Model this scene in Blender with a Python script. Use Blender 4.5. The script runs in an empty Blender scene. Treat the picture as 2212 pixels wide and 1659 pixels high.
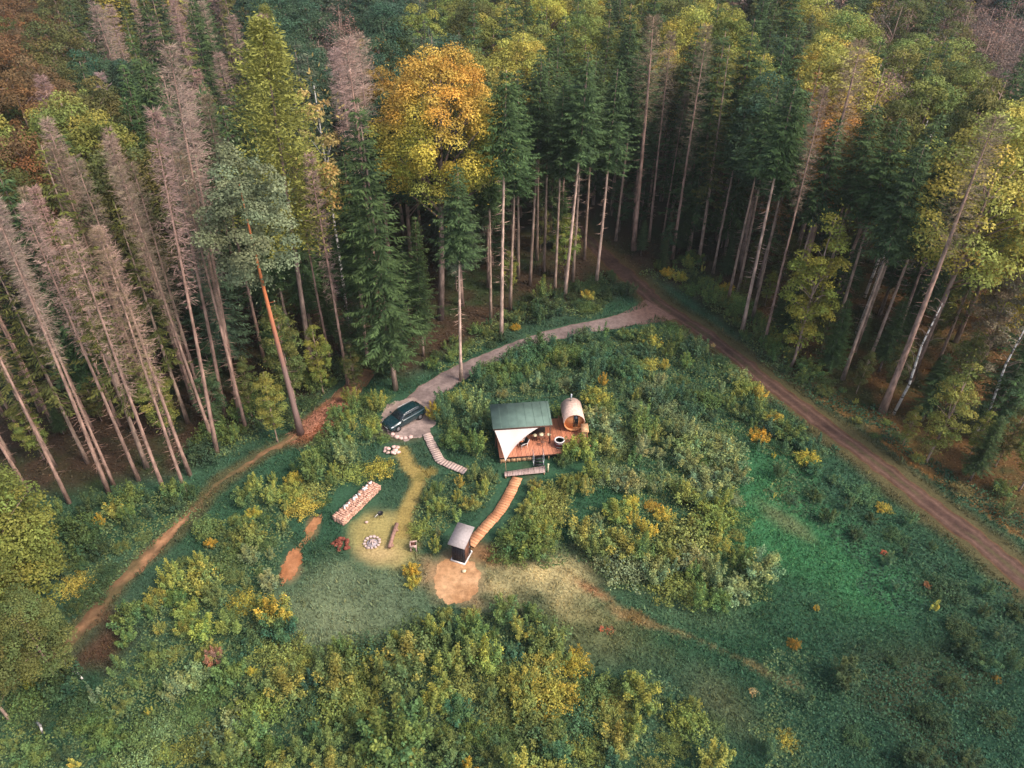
import bpy, math, random
import numpy as np
from mathutils import Matrix, Vector
random.seed(7); RNG = np.random.default_rng(7)
S = bpy.context.scene
COL = S.collection
R = math.radians

# ------------------------------------------------------------------ camera
CAM_H, PITCH, ROLL, FPX = 45.0, R(36), R(0.6), 1535.0      # focal length for a 2212 px wide frame
fw = Vector((0, math.cos(PITCH), -math.sin(PITCH))); up0 = Vector((0, math.sin(PITCH), math.cos(PITCH))); rt0 = Vector((1, 0, 0))
rt = rt0 * math.cos(ROLL) + up0 * math.sin(ROLL)
up = -rt0 * math.sin(ROLL) + up0 * math.cos(ROLL)
cd = bpy.data.cameras.new('camera'); cam = bpy.data.objects.new('camera', cd); COL.objects.link(cam)
m3 = Matrix((rt, up, -fw)).transposed(); cam.matrix_world = Matrix.Translation((0, 0, CAM_H)) @ m3.to_4x4()
cd.sensor_width = 36; cd.lens = 36 * FPX / 2212; cd.clip_end = 6000; cd.clip_start = 0.5
S.camera = cam

# ------------------------------------------------------------------ light
SUN_EL, SUN_AZ = R(48), R(60)            # azimuth measured from -Y (behind the camera) towards +X
sd = Vector((math.sin(SUN_AZ) * math.cos(SUN_EL), -math.cos(SUN_AZ) * math.cos(SUN_EL), math.sin(SUN_EL)))
w = bpy.data.worlds.new('World'); S.world = w; w.use_nodes = True
nt = w.node_tree; bg = nt.nodes['Background']
sky = nt.nodes.new('ShaderNodeTexSky'); sky.sky_type = 'NISHITA'; sky.sun_disc = False
sky.sun_elevation = SUN_EL; sky.sun_rotation = math.atan2(sd.x, sd.y); sky.dust_density = 3.0; sky.air_density = 0.7
hs = nt.nodes.new('ShaderNodeHueSaturation'); hs.inputs['Saturation'].default_value = 0.72     # thin overcast: a paler sky
nt.links.new(sky.outputs[0], hs.inputs['Color']); nt.links.new(hs.outputs[0], bg.inputs[0]); bg.inputs[1].default_value = 0.15
ld = bpy.data.lights.new('sun', 'SUN'); ld.energy = 1.5; ld.angle = R(12); ld.color = (1, 0.86, 0.70)
sun = bpy.data.objects.new('sun', ld); COL.objects.link(sun)
sun.rotation_euler = sd.to_track_quat('Z', 'Y').to_euler()
S.view_settings.view_transform = 'Standard'; S.view_settings.look = 'None'; S.view_settings.gamma = 1
S.view_settings.exposure = 1.06
S.render.engine = 'CYCLES'
S.cycles.max_bounces = 4; S.cycles.diffuse_bounces = 2; S.cycles.glossy_bounces = 2; S.cycles.transparent_max_bounces = 4
S.cycles.use_denoising = True

# ------------------------------------------------------------------ frame <-> ground
cR, sR = math.cos(ROLL), math.sin(ROLL)
def sm(a, b, x):
    t = np.clip((x - a) / (b - a), 0, 1); return t * t * (3 - 2 * t)
def hgt(x, y):
    x = np.asarray(x, float); y = np.asarray(y, float)
    m = sm(72, 120, y)
    return m * 0.5 * (np.sin(x / 17) + np.sin(y / 23 + 1))
def P(u, v, z=0.0):
    a = (u - 1106) / FPX; b = -(v - 829.5) / FPX
    x, y = a, b
    d = fw + rt * x + up * y
    t = (z - CAM_H) / d.z
    return Vector((d.x * t, d.y * t, z))
def G(u, v):
    p = P(u, v); p.z = float(hgt(p.x, p.y)); return p
def proj(x, y, z):
    qx = np.asarray(x, float); qy = np.asarray(y, float); qz = np.asarray(z, float) - CAM_H
    f = qy * fw.y + qz * fw.z
    a = qx * rt.x + qy * rt.y + qz * rt.z; b = qx * up.x + qy * up.y + qz * up.z
    f = np.where(np.abs(f) < 1e-3, 1e-3, f)
    return 1106 + FPX * a / f, 829.5 - FPX * b / f, f
def height_for(x, y, vtop):
    lo, hi = 0.0, 60.0
    for _ in range(40):
        m = (lo + hi) / 2
        if proj(x, y, m)[1] > vtop: lo = m
        else: hi = m
    return lo
def inpoly(px, py, poly):
    px = np.asarray(px, float); py = np.asarray(py, float); r = np.zeros(px.shape, bool); n = len(poly); j = n - 1
    for i in range(n):
        xi, yi = poly[i]; xj, yj = poly[j]
        if yi != yj:
            r ^= ((yi > py) != (yj > py)) & (px < (xj - xi) * (py - yi) / (yj - yi) + xi)
        j = i
    return r
def polyline_dist(px, py, pts):
    d = np.full(np.shape(px), 1e9)
    for (x0, y0), (x1, y1) in zip(pts[:-1], pts[1:]):
        vx, vy = x1 - x0, y1 - y0; L = vx * vx + vy * vy + 1e-9
        t = np.clip(((px - x0) * vx + (py - y0) * vy) / L, 0, 1)
        d = np.minimum(d, np.hypot(px - x0 - t * vx, py - y0 - t * vy))
    return d
def vnoise(x, y, s, seed=0):
    x = np.asarray(x, float) / s + seed * 17.3; y = np.asarray(y, float) / s + seed * 9.1
    xi = np.floor(x); yi = np.floor(y); fx = x - xi; fy = y - yi; fx = fx * fx * (3 - 2 * fx); fy = fy * fy * (3 - 2 * fy)
    def h(a, b):
        n = np.sin(a * 127.1 + b * 311.7) * 43758.5453; return n - np.floor(n)
    return (h(xi, yi) * (1 - fx) + h(xi + 1, yi) * fx) * (1 - fy) + (h(xi, yi + 1) * (1 - fx) + h(xi + 1, yi + 1) * fx) * fy
def fbm(x, y, s, seed=0): return 0.5 * vnoise(x, y, s, seed) + 0.3 * vnoise(x, y, s / 2.1, seed + 1) + 0.2 * vnoise(x, y, s / 4.3, seed + 2)

# ------------------------------------------------------------------ materials
def nodes_of(name):
    m = bpy.data.materials.new(name); m.use_nodes = True; t = m.node_tree
    return m, t, t.nodes['Principled BSDF'], t.nodes, t.links
def foliage_mat(name, transl=0.18):
    m, t, b, N, L = nodes_of(name)
    oi = N.new('ShaderNodeObjectInfo'); at = N.new('ShaderNodeAttribute'); at.attribute_name = 'tint'
    mx = N.new('ShaderNodeMix'); mx.data_type = 'RGBA'; mx.blend_type = 'MULTIPLY'; mx.inputs['Factor'].default_value = 1
    mx.clamp_result = False
    L.new(oi.outputs['Color'], mx.inputs['A']); L.new(at.outputs['Color'], mx.inputs['B'])
    L.new(mx.outputs['Result'], b.inputs['Base Color']); b.inputs['Roughness'].default_value = 0.7
    b.inputs['Specular IOR Level'].default_value = 0.15
    if transl:
        tr = N.new('ShaderNodeBsdfTranslucent'); L.new(mx.outputs['Result'], tr.inputs['Color'])
        ms = N.new('ShaderNodeMixShader'); ms.inputs[0].default_value = transl
        L.new(b.outputs[0], ms.inputs[1]); L.new(tr.outputs[0], ms.inputs[2]); L.new(ms.outputs[0], N['Material Output'].inputs['Surface'])
    return m
M_LEAF = foliage_mat('leaf'); M_TWIG = foliage_mat('twig', 0)
def mat(name, col, rough=0.7, scale=0.0, amp=0.25, col2=None, metal=0.0, spec=0.3, bump=0.0, stretch=(1, 1, 1), coat=0.0):
    m, t, b, N, L = nodes_of(name)
    b.inputs['Roughness'].default_value = rough; b.inputs['Metallic'].default_value = metal; b.inputs['Specular IOR Level'].default_value = spec
    b.inputs['Coat Weight'].default_value = coat
    b.inputs['Base Color'].default_value = (*col, 1)
    if scale:
        tc = N.new('ShaderNodeTexCoord'); mp = N.new('ShaderNodeMapping'); mp.inputs['Scale'].default_value = stretch
        L.new(tc.outputs['Object'], mp.inputs[0])
        no = N.new('ShaderNodeTexNoise'); no.inputs['Scale'].default_value = scale; no.inputs['Detail'].default_value = 5; L.new(mp.outputs[0], no.inputs['Vector'])
        cr = N.new('ShaderNodeValToRGB'); c2 = col2 or tuple(c * (1 - amp) for c in col); c1 = tuple(min(1, c * (1 + amp)) for c in col)
        cr.color_ramp.elements[0].position = 0.3; cr.color_ramp.elements[0].color = (*c2, 1); cr.color_ramp.elements[1].position = 0.7; cr.color_ramp.elements[1].color = (*c1, 1)
        L.new(no.outputs[0], cr.inputs[0]); L.new(cr.outputs[0], b.inputs['Base Color'])
        if bump:
            bp = N.new('ShaderNodeBump'); bp.inputs['Strength'].default_value = bump; bp.inputs['Distance'].default_value = 0.03
            L.new(no.outputs[0], bp.inputs['Height']); L.new(bp.outputs[0], b.inputs['Normal'])
    return m
def bark_mat(name, col, dark, birch=False):
    m, t, b, N, L = nodes_of(name)
    tc = N.new('ShaderNodeTexCoord'); mp = N.new('ShaderNodeMapping'); mp.inputs['Scale'].default_value = (1, 1, 0.35) if not birch else (.5, .5, 1.4)
    L.new(tc.outputs['Object'], mp.inputs[0]); no = N.new('ShaderNodeTexNoise'); no.inputs['Scale'].default_value = 3.0 if not birch else 2.0; no.inputs['Detail'].default_value = 6
    L.new(mp.outputs[0], no.inputs['Vector']); cr = N.new('ShaderNodeValToRGB')
    e = cr.color_ramp.elements; e[0].position = 0.38; e[0].color = (*dark, 1); e[1].position = 0.5 if birch else 0.65; e[1].color = (*col, 1)
    L.new(no.outputs[0], cr.inputs[0])
    oi = N.new('ShaderNodeObjectInfo'); mx = N.new('ShaderNodeMix'); mx.data_type = 'RGBA'; mx.blend_type = 'MULTIPLY'; mx.inputs['Factor'].default_value = 1
    L.new(cr.outputs[0], mx.inputs['A']); L.new(oi.outputs['Color'], mx.inputs['B']); L.new(mx.outputs['Result'], b.inputs['Base Color'])
    b.inputs['Roughness'].default_value = 0.85; b.inputs['Specular IOR Level'].default_value = .1
    return m
M_BARK = bark_mat('bark_spruce', (.30, .215, .18), (.13, .095, .08))
M_BIRCH = bark_mat('bark_birch', (.62, .58, .54), (.07, .06, .055), True)
def pine_bark():
    m, t, b, N, L = nodes_of('bark_pine')
    tc = N.new('ShaderNodeTexCoord'); sp = N.new('ShaderNodeSeparateXYZ'); L.new(tc.outputs['Object'], sp.inputs[0])
    no = N.new('ShaderNodeTexNoise'); no.inputs['Scale'].default_value = 3; L.new(tc.outputs['Object'], no.inputs['Vector'])
    ma = N.new('ShaderNodeMath'); ma.operation = 'MULTIPLY_ADD'; ma.inputs[1].default_value = 3.0; L.new(no.outputs[0], ma.inputs[0]); L.new(sp.outputs['Z'], ma.inputs[2])
    mr = N.new('ShaderNodeMapRange'); mr.inputs['From Min'].default_value = 9; mr.inputs['From Max'].default_value = 17; L.new(ma.outputs[0], mr.inputs['Value'])
    cr = N.new('ShaderNodeValToRGB'); cr.color_ramp.elements[0].color = (.24, .15, .13, 1); cr.color_ramp.elements[1].color = (.62, .19, .07, 1)
    L.new(mr.outputs[0], cr.inputs[0]); L.new(cr.outputs[0], b.inputs['Base Color']); b.inputs['Roughness'].default_value = .8
    return m
M_PINE = pine_bark()
def attr_ground(name, nscale=5.0, amp=0.5, bump=0.4):
    """surface colour from the 'tint' attribute, broken up by procedural noise"""
    m, t, b, N, L = nodes_of(name)
    at = N.new('ShaderNodeAttribute'); at.attribute_name = 'tint'
    tc = N.new('ShaderNodeTexCoord'); no = N.new('ShaderNodeTexNoise'); no.inputs['Scale'].default_value = nscale; no.inputs['Detail'].default_value = 8; no.inputs['Roughness'].default_value = .7
    L.new(tc.outputs['Object'], no.inputs['Vector'])
    mr = N.new('ShaderNodeMapRange'); mr.inputs['From Min'].default_value = .3; mr.inputs['From Max'].default_value = .7; mr.inputs['To Min'].default_value = 1 - amp; mr.inputs['To Max'].default_value = 1 + amp
    L.new(no.outputs[0], mr.inputs['Value'])
    vm = N.new('ShaderNodeVectorMath'); vm.operation = 'SCALE'; L.new(at.outputs['Color'], vm.inputs[0]); L.new(mr.outputs[0], vm.inputs['Scale'])
    L.new(vm.outputs[0], b.inputs['Base Color']); b.inputs['Roughness'].default_value = .9; b.inputs['Specular IOR Level'].default_value = .1
    bp = N.new('ShaderNodeBump'); bp.inputs['Strength'].default_value = bump; bp.inputs['Distance'].default_value = .1; L.new(no.outputs[0], bp.inputs['Height']); L.new(bp.outputs[0], b.inputs['Normal'])
    return m
M_GROUND = attr_ground('ground'); M_ROAD = attr_ground('road_dirt', 2.2, .35, .6)

# ------------------------------------------------------------------ mesh helpers
class MB:
    """collects shapes; build() links them as one mesh object"""
    def __init__(s): s.v = []; s.f = []; s.t = []; s.n = 0; s.q = []
    def add(s, v, f, tint=None):
        v = np.asarray(v, float).reshape(-1, 3)
        s.v.append(v); s.f += [tuple(i + s.n for i in ff) for ff in f]
        s.t.append(np.tile(np.array([1, 1, 1.] if tint is None else tint, float), (len(v), 1))); s.n += len(v); return s
    def quads(s, C, D, W, tint):
        """rhombic leaf faces: centres C, half-length vectors D, half-width vectors W"""
        k = len(C)
        if not k: return s
        v = np.stack([C - D, C + W - D * .15, C + D, C - W - D * .15], 1).reshape(-1, 3)
        idx = np.arange(4 * k).reshape(k, 4) + s.n
        s.q.append(idx); s.v.append(v); s.t.append(np.repeat(np.asarray(tint, float).reshape(-1, 3) * np.ones((k, 1)), 4, 0)); s.n += 4 * k; return s
    def box(s, lo, hi, tint=None):
        x0, y0, z0 = lo; x1, y1, z1 = hi
        return s.add([(x0, y0, z0), (x1, y0, z0), (x1, y1, z0), (x0, y1, z0), (x0, y0, z1), (x1, y0, z1), (x1, y1, z1), (x0, y1, z1)],
                     [(3, 2, 1, 0), (4, 5, 6, 7), (0, 1, 5, 4), (1, 2, 6, 5), (2, 3, 7, 6), (3, 0, 4, 7)], tint)
    def hexa(s, p, tint=None):
        return s.add(p, [(3, 2, 1, 0), (4, 5, 6, 7), (0, 1, 5, 4), (1, 2, 6, 5), (2, 3, 7, 6), (3, 0, 4, 7)], tint)
    def tube(s, pts, rad, n=6, tint=None, cap=True):
        pts = [Vector(p) for p in pts]; rad = rad if isinstance(rad, (list, tuple)) else [rad] * len(pts); vs = []; fs = []
        for i, p in enumerate(pts):
            d = (pts[min(i + 1, len(pts) - 1)] - pts[max(i - 1, 0)]).normalized()
            a = d.cross(Vector((0, 0, 1)) if abs(d.z) < .9 else Vector((1, 0, 0))).normalized(); b = d.cross(a)
            for k in range(n):
                an = 2 * math.pi * k / n; vs.append(p + (a * math.cos(an) + b * math.sin(an)) * rad[i])
        for i in range(len(pts) - 1):
            for k in range(n):
                fs.append((i * n + k, i * n + (k + 1) % n, (i + 1) * n + (k + 1) % n, (i + 1) * n + k))
        if cap: fs += [tuple(range(n))[::-1], tuple((len(pts) - 1) * n + k for k in range(n))]
        return s.add([tuple(v) for v in vs], fs, tint)
    def lathe(s, prof, n=20, c=(0, 0, 0), tint=None):
        vs = []; fs = []
        for r, z in prof:
            for k in range(n): a = 2 * math.pi * k / n; vs.append((c[0] + r * math.cos(a), c[1] + r * math.sin(a), c[2] + z))
        for i in range(len(prof) - 1):
            for k in range(n): fs.append((i * n + k, i * n + (k + 1) % n, (i + 1) * n + (k + 1) % n, (i + 1) * n + k))
        fs += [tuple(range(n))[::-1], tuple((len(prof) - 1) * n + k for k in range(n))]
        return s.add(vs, fs, tint)
    def rock(s, c, r, rnd, tint=None):
        vs = []; fs = []; n = 7
        for i, (z, q) in enumerate(((-.6, .6), (-.1, 1), (.4, .85), (.75, .4))):
            for k in range(n):
                a = 2 * math.pi * (k + rnd.random() * .5) / n; rr = r * q * (.75 + .4 * rnd.random()); vs.append((c[0] + rr * math.cos(a), c[1] + rr * math.sin(a) * .85, c[2] + z * r * .8 + rnd.random() * .1 * r))
        for i in range(3):
            for k in range(n): fs.append((i * n + k, i * n + (k + 1) % n, (i + 1) * n + (k + 1) % n, (i + 1) * n + k))
        fs += [tuple(range(n))[::-1], tuple(3 * n + k for k in range(n))]
        return s.add(vs, fs, tint)
    def mesh(s, name, mt, smooth=False):
        V = np.concatenate(s.v); me = bpy.data.meshes.new(name)
        loops = []; starts = []; tot = []; st = 0
        if s.q:
            Q = np.concatenate(s.q); lq = Q.reshape(-1); sq = np.arange(len(Q)) * 4; st = len(lq)
        else: lq = np.zeros(0, int); sq = np.zeros(0, int)
        for f in s.f: loops.extend(f); starts.append(st); st += len(f)
        me.vertices.add(len(V)); me.vertices.foreach_set('co', V.astype(np.float32).ravel())
        L = np.concatenate([lq, np.array(loops, int)]).astype(np.int32); SS = np.concatenate([sq, np.array(starts, int)]).astype(np.int32)
        me.loops.add(len(L)); me.loops.foreach_set('vertex_index', L)
        me.polygons.add(len(SS)); me.polygons.foreach_set('loop_start', SS)
        me.update(calc_edges=True); me.validate()
        T = np.concatenate(s.t); a = me.color_attributes.new('tint', 'FLOAT_COLOR', 'POINT')
        a.data.foreach_set('color', np.concatenate([T, np.ones((len(T), 1))], 1).astype(np.float32).ravel())
        for x in (mt if isinstance(mt, (list, tuple)) else [mt]): me.materials.append(x)
        if smooth: me.polygons.foreach_set('use_smooth', np.ones(len(me.polygons), bool))
        return me
    def build(s, name, mt, parent=None, smooth=False):
        o = bpy.data.objects.new(name, s.mesh(name, mt, smooth)); COL.objects.link(o)
        if parent: o.parent = parent
        return o
def tag(o, label=None, cat=None, group=None, kind=None):
    for k, x in (('label', label), ('category', cat), ('group', group), ('kind', kind)):
        if x: o[k] = x
    return o
def thing(name, label, cat, loc=(0, 0, 0), rz=0, group=None):
    o = bpy.data.objects.new(name, None); COL.objects.link(o); o.location = loc; o.rotation_euler = (0, 0, rz); o.empty_display_size = .3
    return tag(o, label, cat, group)
def part(name, me, parent, color=None):
    o = bpy.data.objects.new(name, me); COL.objects.link(o); o.parent = parent
    if color: o.color = (*color, 1)
    return o
def unit(a): return a / (np.linalg.norm(a, axis=-1, keepdims=True) + 1e-9)

# ------------------------------------------------------------------ paths and regions, in photo units (2212 wide), put on the ground by G()
ROAD = [(1240, 478), (1262, 510), (1320, 565), (1375, 612), (1430, 662), (1500, 705), (1570, 755), (1640, 812), (1720, 872), (1790, 925), (1860, 975), (1940, 1035), (2030, 1105), (2130, 1180), (2230, 1265), (2330, 1350)]
LANE = [(1428, 668), (1370, 688), (1300, 702), (1220, 717), (1150, 738), (1085, 763), (1020, 792), (960, 825), (920, 850), (898, 885), (893, 925)]
TRACK = [(800, 800), (752, 850), (705, 888), (650, 935), (590, 970), (530, 1005), (470, 1045), (415, 1105), (365, 1160), (300, 1220), (235, 1290), (185, 1345), (145, 1400), (90, 1440), (30, 1465)]
GPATH = [(868, 975), (885, 1010), (908, 1032), (893, 1070), (876, 1110), (868, 1150)]
GPATH2 = [(908, 1032), (930, 1020)]
STREAK = [(1180, 1215), (1290, 1270), (1340, 1320), (1400, 1345), (1500, 1378), (1600, 1425), (1680, 1465), (1745, 1492)]
def W2(pts): return [(P(u, v).x, P(u, v).y) for u, v in pts]
wROAD, wLANE, wTRACK, wGP, wGP2, wSTREAK = map(W2, (ROAD, LANE, TRACK, GPATH, GPATH2, STREAK))
FOREST_EDGE = [(-400, 1180), (0, 1110), (150, 1092), (300, 1062), (400, 1062), (455, 1000), (520, 965), (600, 930), (650, 930), (715, 870), (770, 822), (870, 835), (930, 815), (1000, 775), (1085, 732), (1180, 695), (1290, 680), (1360, 640), (1400, 612), (1460, 640), (1560, 715), (1660, 790), (1760, 860), (1860, 925), (1960, 1000), (2080, 1080), (2212, 1170), (2500, 1400)]
wEDGE = W2(FOREST_EDGE)
FOREST_POLY = wEDGE + [(400, 60), (400, 500), (-400, 500), (-400, 40)]

# ------------------------------------------------------------------ ground
def ground_colour(x, y):
    x = np.asarray(x, float); y = np.asarray(y, float)
    u, v, f = proj(x, y, 0 * x)
    grass = np.array([.034, .085, .046]); c = np.ones(x.shape + (3,)) * grass
    n1 = fbm(x, y, 9, 3); n2 = fbm(x, y, 3.2, 8); n3 = fbm(x, y, .9, 11)
    def mixc(c, col, m): m = np.clip(m, 0, 1)[..., None]; return c * (1 - m) + np.array(col) * m
    def blob(cu, cv, ru, rv, rot=0, soft=.35, nz=.5):
        a = R(rot); du = u - cu; dv = v - cv; p = (du * math.cos(a) + dv * math.sin(a)) / ru; q = (-du * math.sin(a) + dv * math.cos(a)) / rv
        d = np.hypot(p, q) + (n2 - .5) * nz * 2
        return 1 - sm(1 - soft, 1 + soft, d)
    c = mixc(c, (.045, .085, .05), (n1 - .4) * 2.2); c = mixc(c, (.02, .055, .03), (n2 - .55) * 3)
    # pale glow of haze painted into left grass, bright green meadow to the right
    c = mixc(c, (.19, .22, .12), blob(730, 1325, 125, 95, -20, .9) * .9)
    c = mixc(c, (.11, .15, .085), blob(830, 1285, 150, 55, 0, .8) * .6)
    c = mixc(c, (.042, .142, .058), blob(1790, 1200, 270, 100, 33, .5) * .95)
    c = mixc(c, (.045, .15, .06), blob(1640, 1090, 90, 160, 0, .6) * .8)
    c = mixc(c, (.030, .10, .045), blob(1370, 1060, 170, 60, 0, .6) * .5)
    c = mixc(c, (.03, .085, .04), blob(1500, 1330, 300, 110, 15, .7) * .6)
    c = mixc(c, (.13, .15, .07), blob(1690, 1120, 70, 14, 35, .8, .9) * .8)
    c = mixc(c, (.46, .37, .18), blob(1165, 1240, 135, 62, 3, .8, .9) * .95)
    c = mixc(c, (.10, .16, .085), blob(1480, 1310, 120, 40, 15, .9) * .7); c = mixc(c, (.17, .16, .075), blob(1570, 1520, 90, 45, 40, .9) * .5); c = mixc(c, (.17, .15, .06), blob(1280, 1370, 110, 60, 20, .9, .8) * .5)
    c = mixc(c, (.30, .15, .07), blob(1285, 1277, 48, 10, 28, .6, .9) * .9)
    c = mixc(c, (.26, .15, .065), blob(1375, 1335, 60, 9, 22, .6, .9) * .8)
    c = mixc(c, (.14, .085, .05), blob(1170, 1085, 14, 60, -25, .7) * .5)
    c = mixc(c, (.10, .07, .04), blob(860, 940, 60, 14, 0, .5) * .6)
    c = mixc(c, (.020, .058, .034), sm(1450, 1800, u) * sm(1270, 1420, v) * .8 * (.5 + n2)); c = mixc(c, (.06, .05, .022), sm(1600, 2000, u) * sm(1350, 1500, v) * sm(.55, .72, n1) * .7)
    # fire place glade, its path, sand round the hut
    c = mixc(c, (.29, .24, .09), blob(820, 1168, 72, 55, 0, .3))
    c = mixc(c, (.38, .28, .13), blob(815, 1195, 45, 22, 0, .6))
    c = mixc(c, (.26, .12, .055), blob(1040, 1195, 60, 24, 20, .6) * .7)
    dg = polyline_dist(x, y, wGP) + (n2 - .5) * .8; c = mixc(c, (.28, .21, .07), 1 - sm(.45, .95, dg))
    dg = polyline_dist(x, y, wGP2) + (n2 - .5) * .8; c = mixc(c, (.20, .16, .05), 1 - sm(.25, .7, dg))
    dg = polyline_dist(x, y, wSTREAK) + (n2 - .5) * .9; c = mixc(c, (.24, .18, .08), (1 - sm(.05, .38, dg)) * .6 * sm(.2, .42, n3 * .4 + n2 * .6))
    c = mixc(c, (.36, .21, .11), blob(987, 1250, 60, 60, 0, .35, .8) * .8); c = mixc(c, (.26, .13, .06), blob(630, 1222, 24, 46, 0, .4, .9) * .6); c = mixc(c, (.26, .13, .06), blob(676, 1135, 15, 30, 0, .4, .9) * .6)
    # verges
    dg = polyline_dist(x, y, wTRACK) + (n2 - .5) * 1.5; c = mixc(c, (.11, .08, .035), (1 - sm(.4, 1.3, dg)) * .6)
    c = mixc(c, (.085, .035, .024), blob(225, 1395, 70, 38, -50, .8, .9) * .8); c = mixc(c, (.09, .045, .03), blob(110, 1440, 90, 25, 0, .8, .9) * .8)
    c = mixc(c, (.28, .10, .05), blob(700, 905, 75, 24, -38, .5))
    # forest floor
    fo = inpoly(x, y, FOREST_POLY); df = polyline_dist(x, y, wEDGE); mf = np.where(fo, sm(0, 3.5, df + (n2 - .5) * 3), 0)
    litter = mixc(np.ones(x.shape + (3,)) * np.array([.055, .035, .022]), (.03, .045, .018), (n2 - .42) * 3)
    c = c * (1 - mf[..., None]) + litter * mf[..., None]
    right = mf * sm(1500, 1750, u) * (1 - sm(1.0, 1.8, (900 - v) / 400))
    orange = mixc(np.ones(x.shape + (3,)) * np.array([.115, .062, .024]), (.045, .05, .018), (n2 - .38) * 4)
    c = c * (1 - right[..., None]) + orange * right[..., None]
    dg = polyline_dist(x, y, wROAD) + (n2 - .5) * 1.2; rs = sm(1600, 1900, u) * fo; c = mixc(c, (.10, .07, .03), (1 - sm(1.6, 3.4, dg)) * .75); c = mixc(c, (.20, .095, .028), (1 - sm(2.0, 6.5, dg)) * rs * sm(.35, .6, n2 + .1))
    c = c * (0.75 + .5 * n3)[..., None]
    return c
def grid_mesh(xs, ys, zoff=0.0):
    X, Y = np.meshgrid(xs, ys); Z = hgt(X, Y) + zoff; nx, ny = len(xs), len(ys)
    b = MB(); i = np.arange(nx * ny).reshape(ny, nx)
    b.q.append(np.stack([i[:-1, :-1], i[:-1, 1:], i[1:, 1:], i[1:, :-1]], -1).reshape(-1, 4)); b.v.append(np.stack([X, Y, Z], -1).reshape(-1, 3)); b.n = nx * ny
    b.t.append(ground_colour(X, Y).reshape(-1, 3)); return b
xs = np.concatenate([np.linspace(-3000, -400, 14)[:-1], np.linspace(-400, -75, 40)[:-1], np.arange(-75, 75, .4), np.linspace(75, 400, 40), np.linspace(400, 3000, 14)[1:]])
ys = np.concatenate([np.linspace(-400, 0, 10)[:-1], np.arange(0, 15, 1.), np.arange(15, 95, .4), np.linspace(95, 400, 90), np.linspace(400, 4000, 20)[1:]])
tag(grid_mesh(xs, ys).build('ground', M_GROUND, smooth=True), kind='structure')

def ribbon(name, wpts, half, z, colf, step=.35, n=13, edge=.25):
    """a draped strip with an uneven edge; half may vary along its length"""
    pts = np.array(wpts, float); d = np.concatenate([[0], np.cumsum(np.hypot(*np.diff(pts, axis=0).T))])
    # smooth the centre line
    s = np.arange(0, d[-1], step); cx = np.interp(s, d, pts[:, 0]); cy = np.interp(s, d, pts[:, 1])
    k = int(3 / step); ker = np.hanning(2 * k + 1); ker /= ker.sum()
    cx2 = np.convolve(np.pad(cx, k, mode='reflect', reflect_type='odd'), ker, 'valid'); cy2 = np.convolve(np.pad(cy, k, mode='reflect', reflect_type='odd'), ker, 'valid')
    tx = np.gradient(cx2); ty = np.gradient(cy2); L = np.hypot(tx, ty); nx, ny = -ty / L, tx / L
    hw = np.interp(s, np.linspace(0, d[-1], len(half)), half) if isinstance(half, (list, tuple)) else np.full(len(s), half)
    a = np.linspace(-1, 1, n); eL = hw + (vnoise(s, s * 0, .8, 5) - .5) * edge * 2 + (vnoise(s, s * 0, 2.7, 7) - .5) * edge * 2; eR = hw + (vnoise(s, s * 0 + 50, .8, 6) - .5) * edge * 2 + (vnoise(s, s * 0 + 9, 2.5, 2) - .5) * edge * 2
    off = np.where(a[None, :] < 0, a[None, :] * eL[:, None], a[None, :] * eR[:, None])
    X = cx2[:, None] + nx[:, None] * off; Y = cy2[:, None] + ny[:, None] * off
    crown = z + .0 * off
    Z = hgt(X, Y) + crown
    b = MB(); i = np.arange(X.size).reshape(X.shape)
    b.q.append(np.stack([i[:-1, 1:], i[:-1, :-1], i[1:, :-1], i[1:, 1:]], -1).reshape(-1, 4)); b.v.append(np.stack([X, Y, Z], -1).reshape(-1, 3)); b.n = X.size
    b.t.append(colf(X, Y, a[None, :] * np.ones_like(X), s[:, None] * np.ones_like(X)).reshape(-1, 3))
    return tag(b.build(name, M_ROAD), kind='structure')
def mixl(a, b, m): m = np.clip(m, 0, 1)[..., None]; return np.array(a) * (1 - m) + np.array(b) * m
def road_col(X, Y, a, s):
    n = fbm(X, Y, 1.5, 4); c = mixl((.055, .032, .026), (.105, .060, .046), (n - .3) * 2)
    rut = np.exp(-((np.abs(a) - .5) / .16) ** 2) * sm(.3, .6, fbm(X, Y, 7, 33) + .22 * sm(20, 45, s) * (1 - sm(60, 75, s))); gm = np.exp(-(a / .2) ** 2) * sm(.45, .6, fbm(X, Y, 3, 35)); c = mixl(c, (.09, .085, .035), gm * .6); c = c * (1 - .6 * rut[..., None]) + np.array((.18, .105, .078)) * .6 * rut[..., None]
    e = sm(.75, 1, np.abs(a)); c = c * (1 - .7 * e[..., None]) + np.array((.14, .075, .03)) * .7 * e[..., None]
    return c
def lane_col(X, Y, a, s):
    n = fbm(X, Y, 1.2, 9); c = mixl((.16, .12, .115), (.27, .205, .19), (n - .3) * 2); c = mixl(c, (.15, .09, .075), 1 - sm(1, 9, s))
    e = sm(.8, 1, np.abs(a)); return c * (1 - .5 * e[..., None]) + np.array((.16, .10, .07)) * .5 * e[..., None]
def track_col(X, Y, a, s):
    n = fbm(X, Y, 1.3, 14); c = mixl((.15, .09, .05), (.36, .19, .10), (n - .25) * 2)
    mid = np.exp(-(a / .45) ** 2); c = c * (.75 + .35 * mid[..., None])
    g = sm(.38, .55, fbm(X, Y, 3, 21)) * sm(8, 14, s) * (1 - sm(36, 44, s)); return mixl(c, (.10, .085, .04), g * .75)
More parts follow.
